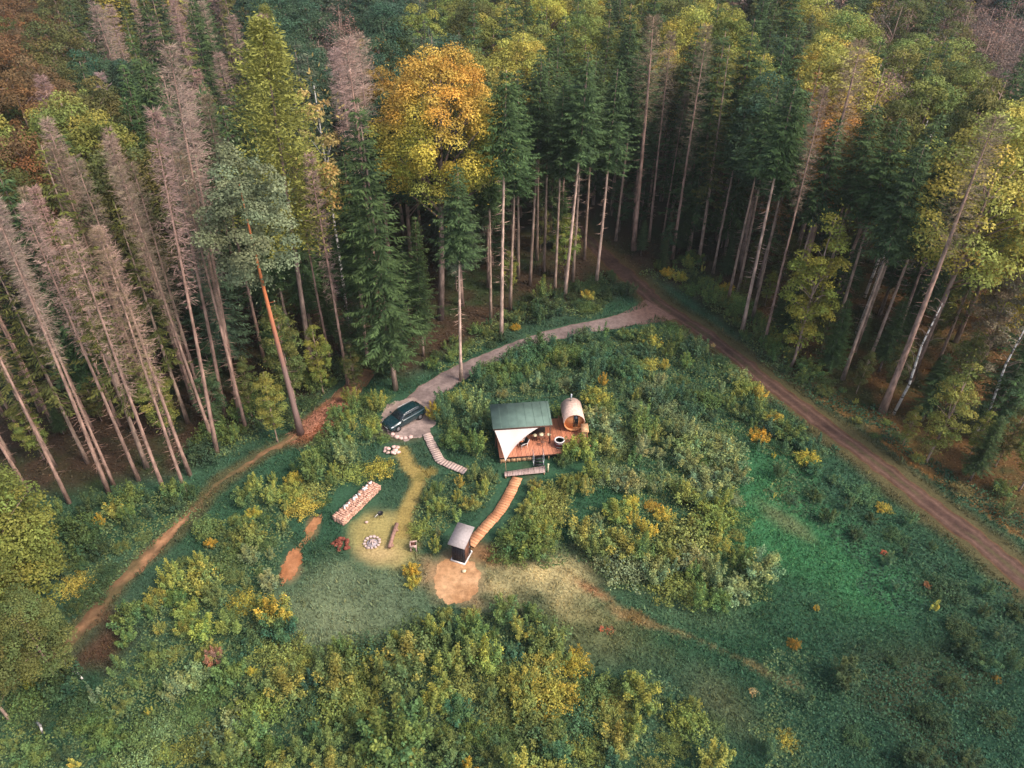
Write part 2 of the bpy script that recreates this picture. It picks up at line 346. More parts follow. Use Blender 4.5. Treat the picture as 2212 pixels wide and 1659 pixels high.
ribbon('dirt_road', wROAD, [1.1, 1.2, 1.3, 1.3, 1.1, 1.0, 1.0, 1.05, 1.05, 1.1, 1.15], .012, road_col, edge=.22)
ribbon('gravel_lane', wLANE, [3.0, 1.7, 1.25, 1.15, 1.15, 1.2, 1.3, 1.6, 1.9], .018, lane_col, edge=.2)
ribbon('forest_track', wTRACK, [1.1, 1.3, 1.0, .6, .35, .2, .25, .5, .6, .65, .6, .5, .4], .012, track_col, edge=.3)
def patch(name, cu, cv, ru, rv, rot, z, c1, c2, amp=.18, seed=1):
    c = P(cu, cv); e = P(cu + ru, cv); g = P(cu, cv + rv); rx = abs(e.x - c.x); ry = abs(g.y - c.y)
    b = MB(); nr, na = 12, 180; X = []; Y = []
    for i in range(nr + 1):
        for k in range(na):
            a = 2 * math.pi * k / na; q = i / nr * (1 + amp * 2 * (float(vnoise(math.cos(a) * 3 + 10, math.sin(a) * 3 + 10, .8, seed)) - .5) + amp * (float(vnoise(math.cos(a) * 3 + 10, math.sin(a) * 3 + 10, .35, seed + 3)) - .5) + amp * .8 * (float(vnoise(math.cos(a) * 3 + 10, math.sin(a) * 3 + 10, .12, seed + 4)) - .5))
            lx, ly = rx * q * math.cos(a), ry * q * math.sin(a); X.append(c.x + lx * math.cos(rot) - ly * math.sin(rot)); Y.append(c.y + lx * math.sin(rot) + ly * math.cos(rot))
    X = np.array(X); Y = np.array(Y); i = np.arange(X.size).reshape(nr + 1, na); j = np.roll(i, -1, 1)
    b.q.append(np.stack([i[:-1], i[1:], j[1:], j[:-1]], -1).reshape(-1, 4)); b.v.append(np.stack([X, Y, hgt(X, Y) + z], -1)); b.n = X.size
    b.t.append(mixl(c1, c2, (fbm(X, Y, 1.1, seed) - .3) * 2.2)); return tag(b.build(name, M_ROAD), kind='structure')
patch('parking_area', 882, 905, 58, 47, .35, .024, (.20, .15, .135), (.36, .27, .24), .10, 3)
patch('sand_patch', 987, 1250, 50, 52, 0, .012, (.38, .20, .095), (.54, .32, .17), .10, 5)
patch('clay_patch', 630, 1222, 19, 40, -.1, .012, (.30, .12, .05), (.42, .19, .09), .25, 8)
patch('clay_patch', 676, 1135, 11, 24, -.3, .012, (.27, .12, .05), (.40, .19, .09), .25, 12)
ribbon('clay_patch', W2([(676, 1150), (662, 1168), (640, 1192)]), .3, .016, lambda X, Y, a, s: mixl((.20, .13, .05), (.33, .17, .08), (fbm(X, Y, 1, 3) - .3) * 2), edge=.1)

# ------------------------------------------------------------------ plant meshes
def rvec(n, rng): return unit(rng.normal(size=(n, 3)))
def spruce_mesh(seed, H=28, start=.45, Rm=2.7, whorls=36, per=8, droop=.35, sparse=0.0, green=True):
    rng = np.random.default_rng(seed); b = MB(); z0 = H * start; C = []; D = []; Wd = []; T = []
    for i in range(whorls):
        t = (i + rng.random()) / whorls; z = z0 + (H - z0) * t; rad = Rm * (1 - t) ** .7 * (.45 + .55 * min(1, t * 5 + .2)) * (1 + .22 * math.sin(i * 1.9 + seed) * math.sin(i * .7)) + .12
        for k in range(per):
            if rng.random() < sparse * (1.2 - t): continue
            a = 2 * math.pi * (k + rng.random()) / per; L = rad * rng.uniform(.5, 1.25); br = rng.uniform(.65, 1.35)
            n = max(2, int(L / .22)); ss = (np.arange(n) + .7) / n
            dirh = np.array([math.cos(a), math.sin(a), 0]); dz = -droop * L * (ss ** 1.3) + .18 * L * ss ** 4
            dz += (t ** 3) * L * .9 * ss
            pc = dirh[None] * (L * ss)[:, None]; pc[:, 2] = z + dz
            for sg in (-1, 1):
                side = np.array([-math.sin(a), math.cos(a), 0]) * sg
                d = unit(dirh * .8 + side * .75 + np.array([0, 0, -.35]) + rng.normal(0, .2, (n, 3)))
                ln = (.20 + .30 * (1 - ss) * min(1, L)) * rng.uniform(.7, 1.4, n)
                C.append(pc + d * ln[:, None]); D.append(d * ln[:, None]); wv = unit(np.cross(d, np.array([0, 0, 1.]) + rng.normal(0, .35, (n, 3)))); Wd.append(wv * rng.uniform(.055, .10, n)[:, None])
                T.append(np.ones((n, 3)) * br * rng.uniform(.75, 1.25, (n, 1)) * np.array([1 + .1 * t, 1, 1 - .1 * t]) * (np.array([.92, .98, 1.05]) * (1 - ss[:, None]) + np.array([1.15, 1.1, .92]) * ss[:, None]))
    # hanging sprays under the branches and the leader
    C = np.concatenate(C); D = np.concatenate(D); Wd = np.concatenate(Wd); T = np.concatenate(T)
    b.quads(C, D, Wd, T)
    b.quads(np.array([[0, 0, H + .1]]), np.array([[0, 0, .5]]), np.array([[.1, 0, 0]]), np.array([[1, 1, 1.]]))
    return b.mesh('spruce_crown', M_LEAF)
def trunk_mesh(seed, H=28, r=.21, stubs=0, s0=.1, s1=.5, m=None, bend=.15, sides=7):
    rng = np.random.default_rng(seed); b = MB(); pts = []; rad = []; ph = rng.random() * 6
    for i in range(9):
        t = i / 8; pts.append((bend * math.sin(t * 3 + ph) * t, bend * math.cos(t * 2.3 + ph) * t - bend * math.cos(ph) * 0, H * t)); rad.append(r * (1 - t) ** .8 * (1 + .35 * math.exp(-t * 25)) + .025)
    b.tube(pts, rad, sides)
    if stubs:
        z = rng.uniform(s0, s1, stubs) * H; a = rng.uniform(0, 6.28, stubs); L = rng.uniform(.2, 1.3, stubs)
        d = np.stack([np.cos(a), np.sin(a), rng.uniform(-.35, .1, stubs)], 1); cx = np.interp(z, [p[2] for p in pts], [p[0] for p in pts]); cy = np.interp(z, [p[2] for p in pts], [p[1] for p in pts])
        c = np.stack([cx, cy, z], 1)
        b.quads(c + d * L[:, None] / 2, d * L[:, None] / 2, np.tile([[0, 0, .02]], (stubs, 1)), np.ones((stubs, 3)) * .9)
        b.quads(c + d * L[:, None] / 2, d * L[:, None] / 2, unit(np.cross(d, [0, 0, 1.])) * .02, np.ones((stubs, 3)) * .9)
    return b.mesh('trunk', m or M_BARK, True)
def dead_mesh(seed, H=28, start=.35, Rm=2.5, whorls=48, per=6, twigs=14):
    """bare conifer crown: whorls of dry drooping branches with fine side twigs"""
    rng = np.random.default_rng(seed); b = MB(); z0 = H * start; C = []; D = []; Wd = []; T = []
    for i in range(whorls):
        t = (i + rng.random()) / whorls; z = z0 + (H - z0) * t; rad = Rm * (1 - t) ** .55 * (.30 + .70 * min(1, t * 2.2)) + .12
        for k in range(per):
            a = 2 * math.pi * (k + rng.random() * 1.2) / per; L = rad * rng.uniform(.3, 1.25); bt = rng.uniform(.75, 1.2)
            dirh = np.array([math.cos(a), math.sin(a), 0.]); side = np.array([-math.sin(a), math.cos(a), 0.]); sl = rng.uniform(-.6, .05) + .9 * t ** 2
            p0 = np.array([0, 0, z]); p1 = dirh * L * .55 + [0, 0, z + sl * L * .55]; p2 = dirh * L + [0, 0, z + sl * L * .8 + .12 * L]
            for q0, q1, ww in ((p0, p1, .02), (p1, p2, .012)):
                C.append((q0 + q1)[None] / 2); D.append((q1 - q0)[None] / 1.9); Wd.append(np.array([[0, 0, ww]]) * .7 + side[None] * ww * .7); T.append(np.ones((1, 3)) * bt)
            nt_ = int(twigs * (.25 + 1.3 * t)); s = rng.uniform(.15, 1, nt_); base = np.where((s < .55)[:, None], p0 + (p1 - p0) * (s / .55)[:, None], p1 + (p2 - p1) * ((s - .55) / .45)[:, None])
            sg = rng.choice([-1, 1], nt_); d = unit(dirh * .7 + side[None] * sg[:, None] * .8 + np.stack([0 * s, 0 * s, rng.uniform(-.8, .25, nt_) + .5 * t], 1)); ln = rng.uniform(.16, .42, nt_)
            C.append(base + d * ln[:, None]); D.append(d * ln[:, None]); Wd.append(unit(np.cross(d, rvec(nt_, rng))) * .012); T.append(np.ones((nt_, 3)) * bt * rng.uniform(.7, 1.3, (nt_, 1)))
    b.quads(np.concatenate(C), np.concatenate(D), np.concatenate(Wd), np.concatenate(T))
    return b.mesh('dead_crown', M_TWIG)
def blob_leaves(b, rng, centres, radii, n_each, leaf, flat=.8, hue=.25, shell=.55):
    for c, r in zip(centres, radii):
        n = int(n_each * (r / np.mean(radii)) ** 2); d = rvec(n, rng); d[:, 2] = np.where(d[:, 2] < -.3, -d[:, 2], d[:, 2])
        rr = r * rng.uniform(shell, 1.12, n) ** .8; p = c + d * rr[:, None] * np.array([1, 1, flat])
        nrm = unit(d + np.array([0, 0, .5]) + rng.normal(0, .55, (n, 3))); a = unit(np.cross(nrm, rvec(n, rng))); w_ = np.cross(nrm, a); sz = leaf * rng.uniform(.6, 1.4, n)
        bt = rng.uniform(.72, 1.28); hu = 1 + rng.uniform(-hue, hue)
        tt = bt * rng.uniform(.7, 1.3, (n, 1)) * np.array([hu, 1, 1 / hu ** .5])
        b.quads(p, a * sz[:, None], w_ * (sz * .62)[:, None], tt)
def broad_mesh(seed, H=24, start=.45, Rx=4.5, nb=34, n_each=430, leaf=.115, hue=.2, tip=.8, br=.30, trunk_m=None, r0=.26, lumps=0):
    """rounded, clumpy broadleaf: returns crown and trunk-with-limbs meshes"""
    rng = np.random.default_rng(seed); z0 = H * start; zc = (z0 + H) / 2; hz = (H - z0) / 2; cs = []; rs = []
    if lumps:      # even cover of small lumps over an egg-shaped crown
        ga = math.pi * (3 - math.sqrt(5))
        for i in range(lumps):
            zz = 1 - (i + .5) / lumps * 1.72; rr_ = math.sqrt(max(0, 1 - zz * zz)); q = rng.uniform(.80, 1.0) * (1 + .12 * math.sin(3.1 * zz + i * ga * 2 + seed)); a = i * ga + rng.normal(0, .12)
            wdt = 1.0 if zz < .1 else 1 - .12 * zz
            wdt *= 1 - .45 * max(0, -zz - .15); cs.append(np.array([math.cos(a) * rr_ * q * Rx * wdt, math.sin(a) * rr_ * q * Rx * wdt, zc + zz * q * hz * .92])); rs.append(Rx * br * rng.uniform(.65, 1.35))
        nb = 0
    while len(cs) < nb:
        d = rvec(1, rng)[0]; q = rng.uniform(.35, .92) if rng.random() < .35 else rng.uniform(.72, 1.0)
        zz = d[2] * q; wdt = (1 - .35 * max(0, zz)) * (1 - .25 * max(0, -zz)); c = np.array([d[0] * q * Rx * wdt, d[1] * q * Rx * wdt, zc + zz * hz * .88])
        r = Rx * br * rng.uniform(.6, 1.25)
        if any(np.linalg.norm(c - c2) < .42 * (r + r2) for c2, r2 in zip(cs, rs)) and rng.random() < .8: continue
        cs.append(c); rs.append(r)
    b = MB(); blob_leaves(b, rng, cs, rs, n_each, leaf, hue=hue)
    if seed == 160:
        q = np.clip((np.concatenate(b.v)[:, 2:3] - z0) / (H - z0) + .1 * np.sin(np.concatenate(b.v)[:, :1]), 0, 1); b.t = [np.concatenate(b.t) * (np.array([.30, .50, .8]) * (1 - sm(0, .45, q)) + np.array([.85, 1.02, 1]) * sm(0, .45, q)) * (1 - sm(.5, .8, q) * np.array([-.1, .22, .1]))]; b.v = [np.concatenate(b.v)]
    # loose sprigs around the outline
    k = 240; d = rvec(k, rng); p = d * np.array([Rx, Rx, hz]) * rng.uniform(.8, 1.12, (k, 1)) + [0, 0, zc]; a = unit(d + rng.normal(0, .5, (k, 3))); b.quads(p, a * leaf * 1.3, unit(np.cross(a, rvec(k, rng))) * leaf * .6, np.ones((k, 3)) * rng.uniform(.8, 1.3, (k, 1)))
    tb = MB(); tb.tube([(0, 0, 0), (.1, .05, z0 * .6), (-.05, .1, zc), (0, 0, H * .93)], [r0 * 1.2, r0 * .85, r0 * .5, .03], 7)
    for c in cs[::(2 if not lumps else 5)]:
        s = max(z0 * .75, c[2] - np.hypot(c[0], c[1]) * .9); tb.tube([(0, 0.05, s), (c[0] * .5, c[1] * .5, (s + c[2]) / 2 + .15), tuple(c)], [r0 * .35, r0 * .22, .02], 4)
    return b.mesh('leaf_crown', M_LEAF), tb.mesh('limbed_trunk', trunk_m or M_BARK, True)
def larch_mesh(seed, H=30, start=.45, Rm=4.0):
    rng = np.random.default_rng(seed); b = MB(); z0 = H * start
    for i in range(30):
        t = (i + rng.random()) / 30; z = z0 + (H - z0) * t; rad = Rm * ((1 - t) ** .65) * (.6 + .4 * min(1, t * 4)) + .3
        for k in range(6):
            a = 2 * math.pi * (k + rng.random()) / 6; L = rad * rng.uniform(.6, 1.1); n = 80; ss = rng.uniform(.15, 1, n); dirh = np.array([math.cos(a), math.sin(a), 0]); p = dirh[None] * (L * ss)[:, None] + rng.normal(0, .28, (n, 3)); p[:, 2] += z - .12 * L * ss + .2 * L * ss ** 2
            d = unit(dirh + rng.normal(0, .7, (n, 3)) + [0, 0, .1]); b.quads(p, d * .17, unit(np.cross(d, rvec(n, rng))) * .05, np.ones((n, 3)) * rng.uniform(.7, 1.3, (n, 1)) * rng.uniform(.8, 1.2))
    return b.mesh('needle_crown', M_LEAF)
def shrub_mesh(seed, Rr=1.12, Hh=1.3, n=1500, leaf=.075, hue=.2, shoots=22):
    """many stems fanning up, leaves clustered along them"""
    rng = np.random.default_rng(seed); b = MB(); per = n // shoots
    for k in range(shoots):
        a = rng.uniform(0, 6.28); sp = rng.uniform(0, 1) ** .6; top = np.array([math.cos(a) * sp * Rr, math.sin(a) * sp * Rr, Hh * (1.05 - .45 * sp ** 2) * rng.uniform(.75, 1.15)]); base = np.array([math.cos(a) * .15, math.sin(a) * .15, 0])
        d = top - base; s = rng.uniform(.25, 1, per) ** .7; p = base + d * s[:, None] + rng.normal(0, 1, (per, 3)) * (.20 * Rr * (1.15 - s))[:, None] + rng.normal(0, .04, (per, 3))
        p[:, 2] = np.maximum(p[:, 2], .03)
        nr = unit(rng.normal(0, .7, (per, 3)) + [0, 0, .7] + d * .3); aa = unit(np.cross(nr, rvec(per, rng))); ww = np.cross(nr, aa); sz = leaf * rng.uniform(.6, 1.5, per); bt = rng.uniform(.7, 1.3); hu = 1 + rng.uniform(-hue, hue)
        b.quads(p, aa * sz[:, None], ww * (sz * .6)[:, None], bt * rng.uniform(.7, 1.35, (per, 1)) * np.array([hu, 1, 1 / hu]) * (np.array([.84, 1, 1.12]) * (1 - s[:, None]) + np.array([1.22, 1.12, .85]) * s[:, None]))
        b.quads(np.array([(base + top) / 2]), np.array([d / 2]), np.array([[.012, .012, 0]]), np.array([[.5, .35, .3]]))
    return b.mesh('shrub', M_LEAF)

SPR = [(spruce_mesh(10 + i, start=s, Rm=r), trunk_mesh(20 + i, stubs=60, s0=.12, s1=s)) for i, (s, r) in enumerate(((.50, 3.3), (.42, 3.6), (.56, 3.0), (.36, 3.7)))]
SPH = [(spruce_mesh(210 + i, start=s, Rm=r, whorls=28), trunk_mesh(220 + i, stubs=70, s0=.25, s1=s, r=.19)) for i, (s, r) in enumerate(((.62, 3.3), (.68, 2.9), (.58, 3.4)))]
SPF = [(spruce_mesh(30 + i, start=s, Rm=r, whorls=44, per=8), trunk_mesh(40 + i)) for i, (s, r) in enumerate(((.10, 3.9), (.2, 3.5), (.14, 4.3)))]
SPT = [(spruce_mesh(50 + i, start=.3, Rm=2.8, whorls=34, per=6, sparse=.55), trunk_mesh(55 + i, stubs=120, s0=.1, s1=.8)) for i in range(2)]
DEA = [(dead_mesh(60 + i, start=s, Rm=r), trunk_mesh(70 + i, stubs=70, s0=.12, s1=.45, r=.20)) for i, (s, r) in enumerate(((.45, 1.9), (.52, 1.7), (.42, 2.2), (.58, 2.1)))]
DEB = [(dead_mesh(80 + i, start=.60, Rm=2.9, whorls=36, per=7, twigs=15), trunk_mesh(84 + i, stubs=80, s0=.15, s1=.6, r=.3)) for i in range(2)]
LAR = [(larch_mesh(90 + i, Rm=5.2), trunk_mesh(92 + i, H=30)) for i in range(2)]
BRD = [broad_mesh(100 + i, start=s, Rx=r, nb=nb, lumps=nb * 2, br=.225, n_each=210) for i, (s, r, nb) in enumerate(((.42, 4.4, 46), (.38, 5.0, 52), (.5, 3.8, 40), (.35, 4.0, 46), (.45, 4.8, 50)))]
BIR = [broad_mesh(120 + i, start=.4, Rx=2.6, nb=30, n_each=80, leaf=.16, br=.3, trunk_m=M_BIRCH, r0=.16) for i in range(2)]
BAR = [broad_mesh(130 + i, start=.4, Rx=3.8, nb=36, n_each=55, leaf=.11, br=.34, r0=.2) for i in range(2)]
NAR = [broad_mesh(140 + i, H=14, start=.08, Rx=1.9, nb=70, n_each=120, leaf=.085, br=.30, r0=.12) for i in range(3)]
WID = [broad_mesh(145 + i, H=14, start=.08, Rx=2.7, nb=70, lumps=110, n_each=220, leaf=.085, br=.30, r0=.14) for i in range(2)]
PIN = [(broad_mesh(150, H=28, start=.52, Rx=3.9, nb=70, n_each=300, leaf=.10, hue=.08, br=.24)[0], trunk_mesh(151, H=24.5, r=.27, m=M_PINE, stubs=12, s0=.3, s1=.6))]
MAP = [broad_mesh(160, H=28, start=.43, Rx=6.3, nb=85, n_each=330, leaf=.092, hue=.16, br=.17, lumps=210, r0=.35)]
SHR = [shrub_mesh(170 + i, r, h, shoots=s, hue=hu, n=n, leaf=lf) for i, (r, h, s, hu, n, lf) in enumerate(((1.1, 1.3, 26, .2, 2300, .052), (1.6, .8, 44, .15, 2800, .05), (.75, 2.2, 13, .25, 1600, .046), (1.4, 1.1, 36, .3, 2700, .052), (1.8, .6, 52, .1, 2600, .05), (.95, 1.8, 18, .2, 1900, .05), (.55, 1.7, 7, .2, 800, .045), (1.4, 1.6, 26, .25, 2700, .055)))]
KH = dict(sph=(SPH, 28), spr=(SPR, 28), spf=(SPF, 28), spt=(SPT, 28), dea=(DEA, 28), deb=(DEB, 28), lar=(LAR, 30), brd=(BRD, 24), bir=(BIR, 24), bar=(BAR, 24), nar=(NAR, 14), wid=(WID, 14), pin=(PIN, 28), mapl=(MAP, 28))
NAME = dict(sph='spruce_tree', spr='spruce_tree', spf='spruce_tree', spt='spruce_tree', dea='dead_spruce', deb='dead_spruce', lar='larch_tree', brd='broadleaf_tree', bir='birch_tree', bar='bare_tree', nar='young_tree', wid='young_tree', pin='pine_tree', mapl='maple_tree')
PENDING = []     # (object, look words, noun, u, v) to be labelled at the end
def jit(c, a=.12):
    k = random.uniform(1 - a, 1 + a); return tuple(max(.003, x * k * random.uniform(1 - a / 2, 1 + a / 2)) for x in c)
def tree(kind, x, y, H, col, look, noun, wide=1.0, tcol=(1, 1, 1), label=None, group=None, var=None):
    vs, h0 = KH[kind]; cm, tm = vs[random.randrange(len(vs)) if var is None else var]
    z = float(hgt(x, y)); o = thing(NAME[kind], label, 'tree', (x, y, z - .05), random.uniform(0, 6.28), group or {'spruce': 'green spruces of the forest', 'dead spruce': 'dead spruces of the forest'}.get(noun, 'broadleaf trees and saplings of the forest'))
    o.rotation_euler = (random.gauss(0, .018), random.gauss(0, .018), o.rotation_euler[2]); s = H / h0; o.scale = (s * wide, s * wide, s)
    part('crown', cm, o, col); part('trunk', tm, o, tcol)
    if not label:
        u, v, f = proj(x, y, z + H * .72); ub, vb, _ = proj(x, y, z + H * .25)
        if not (0 < u < 2212 and 0 < v < 1659): u, v = ub, vb
        PENDING.append((o, look, noun, float(u), float(v)))
    return o

# ------------------------------------------------------------------ forest palettes
C_SPR = (.058, .102, .044); C_SPB = (.075, .11, .075); C_PINK = (.37, .25, .21); C_BRN = (.25, .185, .125); C_OLV = (.115, .125, .038)
C_YEL = (.38, .33, .07); C_YG = (.22, .235, .055); C_TEAL = (.055, .10, .055); C_ORG = (.36, .20, .045); C_RUST = (.17, .10, .045); C_PUR = (.20, .14, .115); C_PALE = (.30, .33, .15)
PAL = dict(
    sph=[('sph', C_SPR, 'dark green', 'spruce', 3), ('dea', C_BRN, 'brown bare', 'dead spruce', 1)],
    dsp=[('dea', C_PINK, 'pinkish bare', 'dead spruce', 2), ('deb', C_PINK, 'dense pinkish bare', 'dead spruce', .6), ('spt', C_OLV, 'thin olive', 'spruce', .8), ('spr', C_SPR, 'dark green', 'spruce', 1.3), ('spf', C_SPR, 'full-skirted dark green', 'spruce', 1.3)],
    dbr=[('dea', C_BRN, 'brown bare', 'dead spruce', 3), ('spt', C_OLV, 'thin olive', 'spruce', 1)],
    spr=[('spr', C_SPR, 'dark green', 'spruce', 3), ('spf', C_SPR, 'full-skirted dark green', 'spruce', 2)],
    spb=[('spf', C_SPB, 'blue-green', 'spruce', 2), ('brd', C_TEAL, 'dark blue-green', 'broadleaf tree', 1)],
    blg=[('spf', C_SPR, 'full-skirted dark green', 'spruce', 1.2), ('brd', C_OLV, 'olive-green', 'broadleaf tree', 2.4), ('brd', C_YG, 'yellow-green', 'broadleaf tree', 1.3)],
    bly=[('brd', C_YEL, 'yellow', 'broadleaf tree', 1.1), ('brd', C_YG, 'yellow-green', 'broadleaf tree', 1.6), ('brd', C_OLV, 'olive-green', 'broadleaf tree', .7), ('spf', C_SPR, 'full-skirted dark green', 'spruce', 1.2)],
    blt=[('brd', C_TEAL, 'dark green', 'broadleaf tree', 1)],
    blo=[('brd', C_ORG, 'orange', 'broadleaf tree', 1)],
    blr=[('brd', C_RUST, 'rust-brown', 'broadleaf tree', 1), ('brd', C_OLV, 'olive-green', 'broadleaf tree', 1)],
    rsp=[('spt', C_RUST, 'rust-red', 'spruce', 1)],
    prp=[('bar', C_PUR, 'purple-brown half-bare', 'broadleaf tree', 1)],
    lar=[('lar', C_YG, 'yellow-green', 'larch', 1)],
    bir=[('bir', C_YEL, 'yellow', 'birch', 1)])
SEEDS = [(60, 60, 'blr'), (30, 150, 'blg'), (130, 60, 'prp'), (180, 40, 'dsp'), (225, 80, 'spb'), (200, 170, 'blg'), (60, 250, 'blr'), (20, 330, 'blg'), (90, 330, 'blg'), (125, 220, 'dsp'), (140, 360, 'spb'), (60, 400, 'spr'), (270, 150, 'spr'), (255, 250, 'blg'), (210, 140, 'dsp'), (330, 60, 'prp'), (300, 30, 'dsp'), (400, 40, 'dsp'), (470, 80, 'dsp'), (360, 150, 'dsp'), (290, 320, 'dsp'), (230, 350, 'spr'), (430, 200, 'dsp'), (40, 480, 'dbr'), (180, 450, 'spr'), (630, 30, 'blt'), (600, 130, 'spb'), (690, 130, 'spb'), (700, 40, 'prp'), (750, 80, 'dsp'), (790, 70, 'blo'), (830, 40, 'blt'), (850, 130, 'blt'), (930, 50, 'spb'), (1040, 40, 'bly'), (960, 10, 'bly'), (1100, 90, 'bly'), (1190, 60, 'spr'), (1260, 20, 'bly'), (1230, 120, 'spr'), (1310, 80, 'bly'), (1340, 150, 'sph'), (1390, 30, 'spr'), (1400, 110, 'blg'), (1480, 30, 'bly'), (1540, 20, 'bly'), (1580, 90, 'bly'), (1560, 150, 'bly'), (1650, 80, 'bly'), (1690, 40, 'spr'), (1700, 100, 'spb'), (1750, 110, 'rsp'), (1800, 30, 'bly'), (1860, 50, 'bly'), (1870, 110, 'spr'), (1910, 160, 'bly'), (1860, 220, 'blo'), (1850, 280, 'bly'), (1940, 50, 'prp'), (2000, 40, 'blg'), (2060, 80, 'blg'), (2010, 110, 'blg'), (2150, 50, 'prp'), (2190, 110, 'spr'), (2010, 210, 'bir'), (2080, 250, 'prp'), (2190, 260, 'bly'), (2130, 180, 'blg'), (1930, 270, 'spr'), (1890, 330, 'spr'), (1980, 380, 'spr'), (1560, 250, 'sph'), (1640, 260, 'sph'), (1500, 200, 'sph'), (2190, 420, 'blg'), (2150, 330, 'prp'), (1290, 200, 'sph'), (1180, 160, 'sph'), (720, 200, 'dsp'), (560, 70, 'lar'), (800, 260, 'spr'), (1060, 180, 'spr'), (440, 330, 'spb'), (350, 250, 'dsp'), (1440, 160, 'sph'), (100, 520, 'dbr'), (320, 450, 'spr'), (650, 330, 'spr'), (1750, 330, 'sph')]

